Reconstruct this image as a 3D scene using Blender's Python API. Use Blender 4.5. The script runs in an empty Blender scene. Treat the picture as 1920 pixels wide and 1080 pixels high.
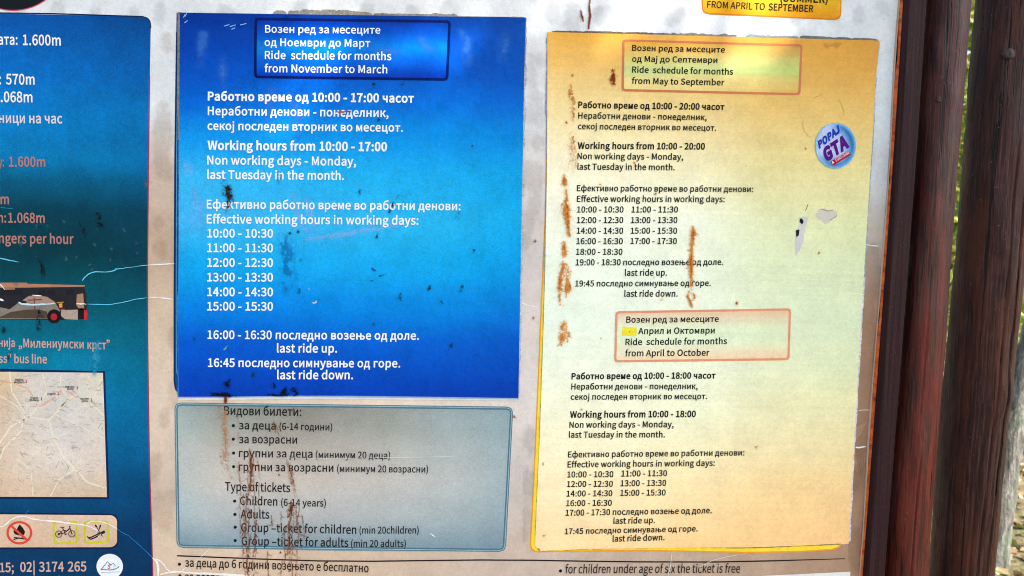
import bpy, bmesh, math, random, json
import numpy as np
from mathutils import Matrix, Vector

random.seed(7); RNG = np.random.default_rng(11)
sc = bpy.context.scene
COL = sc.collection

# ------------------------------------------------------------------ camera
FPX = 1500.0                       # focal length in pixels of the 1920 wide frame
CAM_POS = Vector((-0.079, -1.795, 1.645))
PITCH, YAW, ROLL = math.radians(4.6), math.radians(2.1), math.radians(1.2)
CAM_ROT = (Matrix.Rotation(-YAW, 3, 'Z') @ Matrix.Rotation(math.pi/2 - PITCH, 3, 'X') @ Matrix.Rotation(ROLL, 3, 'Z'))
cd = bpy.data.cameras.new('camera'); cam = bpy.data.objects.new('camera', cd); COL.objects.link(cam)
cam.location = CAM_POS; cam.rotation_euler = CAM_ROT.to_euler()
cd.sensor_width = 36.0; cd.lens = 36.0*FPX/1920.0; cd.clip_start = 0.05; cd.clip_end = 500
cd.dof.use_dof = True; cd.dof.focus_distance = 1.8; cd.dof.aperture_fstop = 4.5
sc.camera = cam

# ------------------------------------------------------------------ sky, sun, exposure
SUN_DIR = Vector((0.76, -0.62, 0.84)).normalized()          # towards the sun
w = bpy.data.worlds.new('World'); sc.world = w; w.use_nodes = True
nt = w.node_tree; bg = nt.nodes['Background']
sky = nt.nodes.new('ShaderNodeTexSky'); sky.sky_type = 'NISHITA'; sky.sun_disc = False
sky.sun_elevation = math.asin(SUN_DIR.z); sky.sun_rotation = math.atan2(SUN_DIR.x, SUN_DIR.y)
sky.dust_density = 2.0; sky.ozone_density = 0.7
nt.links.new(sky.outputs[0], bg.inputs[0]); bg.inputs[1].default_value = 0.13
sd = bpy.data.lights.new('sun', 'SUN'); sd.energy = 3.6; sd.angle = math.radians(0.53); sd.color = (1.0, 0.95, 0.87)
sun = bpy.data.objects.new('sun', sd); COL.objects.link(sun)
sun.rotation_euler = SUN_DIR.to_track_quat('Z', 'Y').to_euler()
sc.view_settings.view_transform = 'Standard'; sc.view_settings.look = 'None'
sc.view_settings.gamma = 1.0; sc.view_settings.use_curve_mapping = False
sc.view_settings.exposure = 1.66
sc.cycles.filter_width = 1.05

# ------------------------------------------------------------------ helpers
LIFT = 0.0004                      # metres between two printed layers

def P(px, py, k=0.0, Y=None):
    """the spot on the board (k printed layers proud of it, or on the vertical plane y=Y) seen at a picture position"""
    if Y is None: Y = -LIFT*k
    d = CAM_ROT @ Vector(((px-960.0)/FPX, -(py-540.0)/FPX, -1.0))
    return CAM_POS + d*((Y-CAM_POS.y)/d.y)

def lin(c):
    return tuple((v/255.0/12.92) if v <= 10 else ((v/255.0+0.055)/1.055)**2.4 for v in c)
def linv(a):
    a = np.clip(np.asarray(a, float)/255.0, 0, 1)
    return np.where(a <= 0.04045, a/12.92, ((a+0.055)/1.055)**2.4)

def empty(name, loc, label, cat, group=None):
    o = bpy.data.objects.new(name, None); COL.objects.link(o); o.location = loc
    o.empty_display_size = 0.1
    o['label'] = label; o['category'] = cat
    if group: o['group'] = group
    return o

def mesh(name, verts, faces, mat, parent=None, color=None, smooth=False, label=None, cover=None):
    """link one mesh object; verts are world positions and become local to the thing's base"""
    if parent is not None:
        base = Vector(parent.location)
        if parent.parent: base = base + Vector(parent.parent.location)
        verts = [(v[0]-base.x, v[1]-base.y, v[2]-base.z) for v in verts]
    me = bpy.data.meshes.new(name)
    me.from_pydata([tuple(v) for v in verts], [], faces)
    me.materials.append(mat)
    if color is not None:
        a = me.color_attributes.new('print', 'FLOAT_COLOR', 'POINT')
        c = np.ones((len(verts), 4), np.float32); c[:, :3] = np.asarray(color, np.float32)
        a.data.foreach_set('color', c.ravel())
    if cover is not None:
        a = me.attributes.new('cover', 'FLOAT', 'POINT'); a.data.foreach_set('value', np.asarray(cover, np.float32))
    if smooth: me.polygons.foreach_set('use_smooth', [True]*len(me.polygons))
    me.update()
    o = bpy.data.objects.new(name, me); COL.objects.link(o)
    if parent is not None: o.parent = parent
    if label: o['label'] = label
    return o

KF = 1.0                           # printed white against paper white
class Flat:
    """flat printed shapes collected in picture units, then laid on the board as one mesh"""
    def __init__(s): s.v = []; s.f = []; s.c = []
    def poly(s, pts, col, k):
        i = len(s.v); s.v += [P(x, y, k) for x, y in pts]; s.f.append(list(range(i, i+len(pts)))); s.c += [lin(col)]*len(pts)
    def strip(s, A, B, col, k, closed=False):
        i = len(s.v); n = len(A)
        for a, b in zip(A, B): s.v += [P(a[0], a[1], k), P(b[0], b[1], k)]; s.c += [lin(col)]*2
        for j in range(n if closed else n-1):
            q = (j+1) % n
            s.f.append([i+2*j, i+2*j+1, i+2*q+1, i+2*q])
    def stroke(s, pts, wd, col, k, closed=False, taper=False):
        if len(pts) < 2: return
        n = len(pts); A = []; B = []
        for j in range(n):
            p0 = pts[j-1] if (j > 0 or closed) else pts[j]; p1 = pts[(j+1) % n] if (j < n-1 or closed) else pts[j]
            dx, dy = p1[0]-p0[0], p1[1]-p0[1]; L = math.hypot(dx, dy) or 1
            h = (wd[j] if isinstance(wd, (list, tuple)) else wd)/2
            if taper: h *= math.sin(math.pi*(0.12+0.8*j/max(1, n-1)))
            A.append((pts[j][0]-dy/L*h, pts[j][1]+dx/L*h)); B.append((pts[j][0]+dy/L*h, pts[j][1]-dx/L*h))
        s.strip(A, B, col, k, closed)
    def dot(s, cx, cy, rx, ry, col, k, n=28): s.poly(ellipse(cx, cy, rx, ry, n), col, k)
    def build(s, name, mat, parent, label=None): return mesh(name, s.v, s.f, mat, parent, s.c, label=label)

def ellipse(cx, cy, rx, ry, n=28):
    return [(cx+rx*math.cos(2*math.pi*i/n), cy+ry*math.sin(2*math.pi*i/n)) for i in range(n)]

def rrect(q, r, n=6):
    """rounded quad path, q = TL, TR, BR, BL"""
    out = []
    for i in range(4):
        p, a, b = Vector(q[i]), Vector(q[i-1]), Vector(q[(i+1) % 4])
        ri = r[i] if isinstance(r, (list, tuple)) else r
        if ri <= 0: out.append((p.x, p.y)); continue
        s = p+(a-p).normalized()*ri; e = p+(b-p).normalized()*ri
        for j in range(n+1):
            t = j/n; v = s*(1-t)**2+p*(2*t*(1-t))+e*t*t; v = v*0.75+(p+(s+e-2*p)*0.293)*0.25 if 0 < j < n else v
            out.append((v.x, v.y))
    return out

def ipath(pts, y):
    ys = [p[1] for p in pts]; return float(np.interp(y, ys, [p[0] for p in pts]))

class Grid:
    """colour (sRGB) laid out by hand over the picture: xs, ys and rows of colours"""
    def __init__(s, xs, ys, rows): s.xs, s.ys, s.rows = np.array(xs, float), np.array(ys, float), np.array(rows, float)
    def __call__(s, X, Y):
        X = np.clip(X, s.xs[0], s.xs[-1]); Y = np.clip(Y, s.ys[0], s.ys[-1])
        i = np.clip(np.searchsorted(s.xs, X)-1, 0, len(s.xs)-2); j = np.clip(np.searchsorted(s.ys, Y)-1, 0, len(s.ys)-2)
        u = (X-s.xs[i])/(s.xs[i+1]-s.xs[i]); v = (Y-s.ys[j])/(s.ys[j+1]-s.ys[j])
        u = (u*u*(3-2*u)*0.5+u*0.5)[..., None]; v = (v*v*(3-2*v)*0.5+v*0.5)[..., None]
        r = s.rows
        return (r[j, i]*(1-u)+r[j, i+1]*u)*(1-v)+(r[j+1, i]*(1-u)+r[j+1, i+1]*u)*v
def column(ys, cols): return Grid([0, 1920], ys, [[c, c] for c in cols])

def sheet(name, parent, mat, L, R, grid, k, nx=40, ny=60, r=(0, 0, 0, 0), bow=None, topbow=None, thick=0.0, label=None, cut_bl=0):
    """a printed sheet between a left and a right edge; r = corner radii TL TR BR BL"""
    ts = set(i/ny for i in range(ny+1)); H = max(1e-6, L[-1][1]-L[0][1])
    for q in (r[0], r[1]):
        if q: ts |= set((1-math.cos(a*math.pi/20))*q/H for a in range(11))
    for q in (r[2], r[3], cut_bl):
        if q: ts |= set(1-(1-math.cos(a*math.pi/20))*q/H for a in range(11))
    ts = sorted(ts); PX = np.zeros((len(ts), nx+1)); PY = np.zeros_like(PX); u = np.linspace(0, 1, nx+1)
    def inset(q, d): return 0 if (q <= 0 or d >= q) else q-math.sqrt(max(0, q*q-(q-d)**2))
    for i, t in enumerate(ts):
        yl = L[0][1]+t*(L[-1][1]-L[0][1]); yr = R[0][1]+t*(R[-1][1]-R[0][1])
        xl = ipath(L, yl)+inset(r[0], t*H)+inset(r[3], (1-t)*H)+max(0, cut_bl-(1-t)*H); xr = ipath(R, yr)-inset(r[1], t*H)-inset(r[2], (1-t)*H)
        PX[i] = xl+(xr-xl)*u; PY[i] = yl+(yr-yl)*u
        if bow: PY[i] += t**4*np.interp(PX[i], [b[0] for b in bow], [b[1] for b in bow])
        if topbow: PY[i] += (1-t)**4*np.interp(PX[i], [b[0] for b in topbow], [b[1] for b in topbow])
    n = nx+1; V = [P(x, y, k) for x, y in zip(PX.ravel(), PY.ravel())]
    F = [[i*n+j, (i+1)*n+j, (i+1)*n+j+1, i*n+j+1] for i in range(len(ts)-1) for j in range(nx)]
    C = linv(grid(PX.ravel(), PY.ravel()))
    if thick:
        m = len(ts); ring = [j for j in range(n)]+[i*n+nx for i in range(1, m)]+[(m-1)*n+j for j in range(nx-1, -1, -1)]+[i*n for i in range(m-2, 0, -1)]
        b0 = len(V); V += [Vector((V[i].x, V[i].y+thick, V[i].z)) for i in ring]; C = np.vstack([C, C[ring]*0+0.55])
        q = len(ring); F += [[ring[i], ring[(i+1) % q], b0+(i+1) % q, b0+i] for i in range(q)]
    return mesh(name, V, F, mat, parent, C, label=label)

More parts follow.
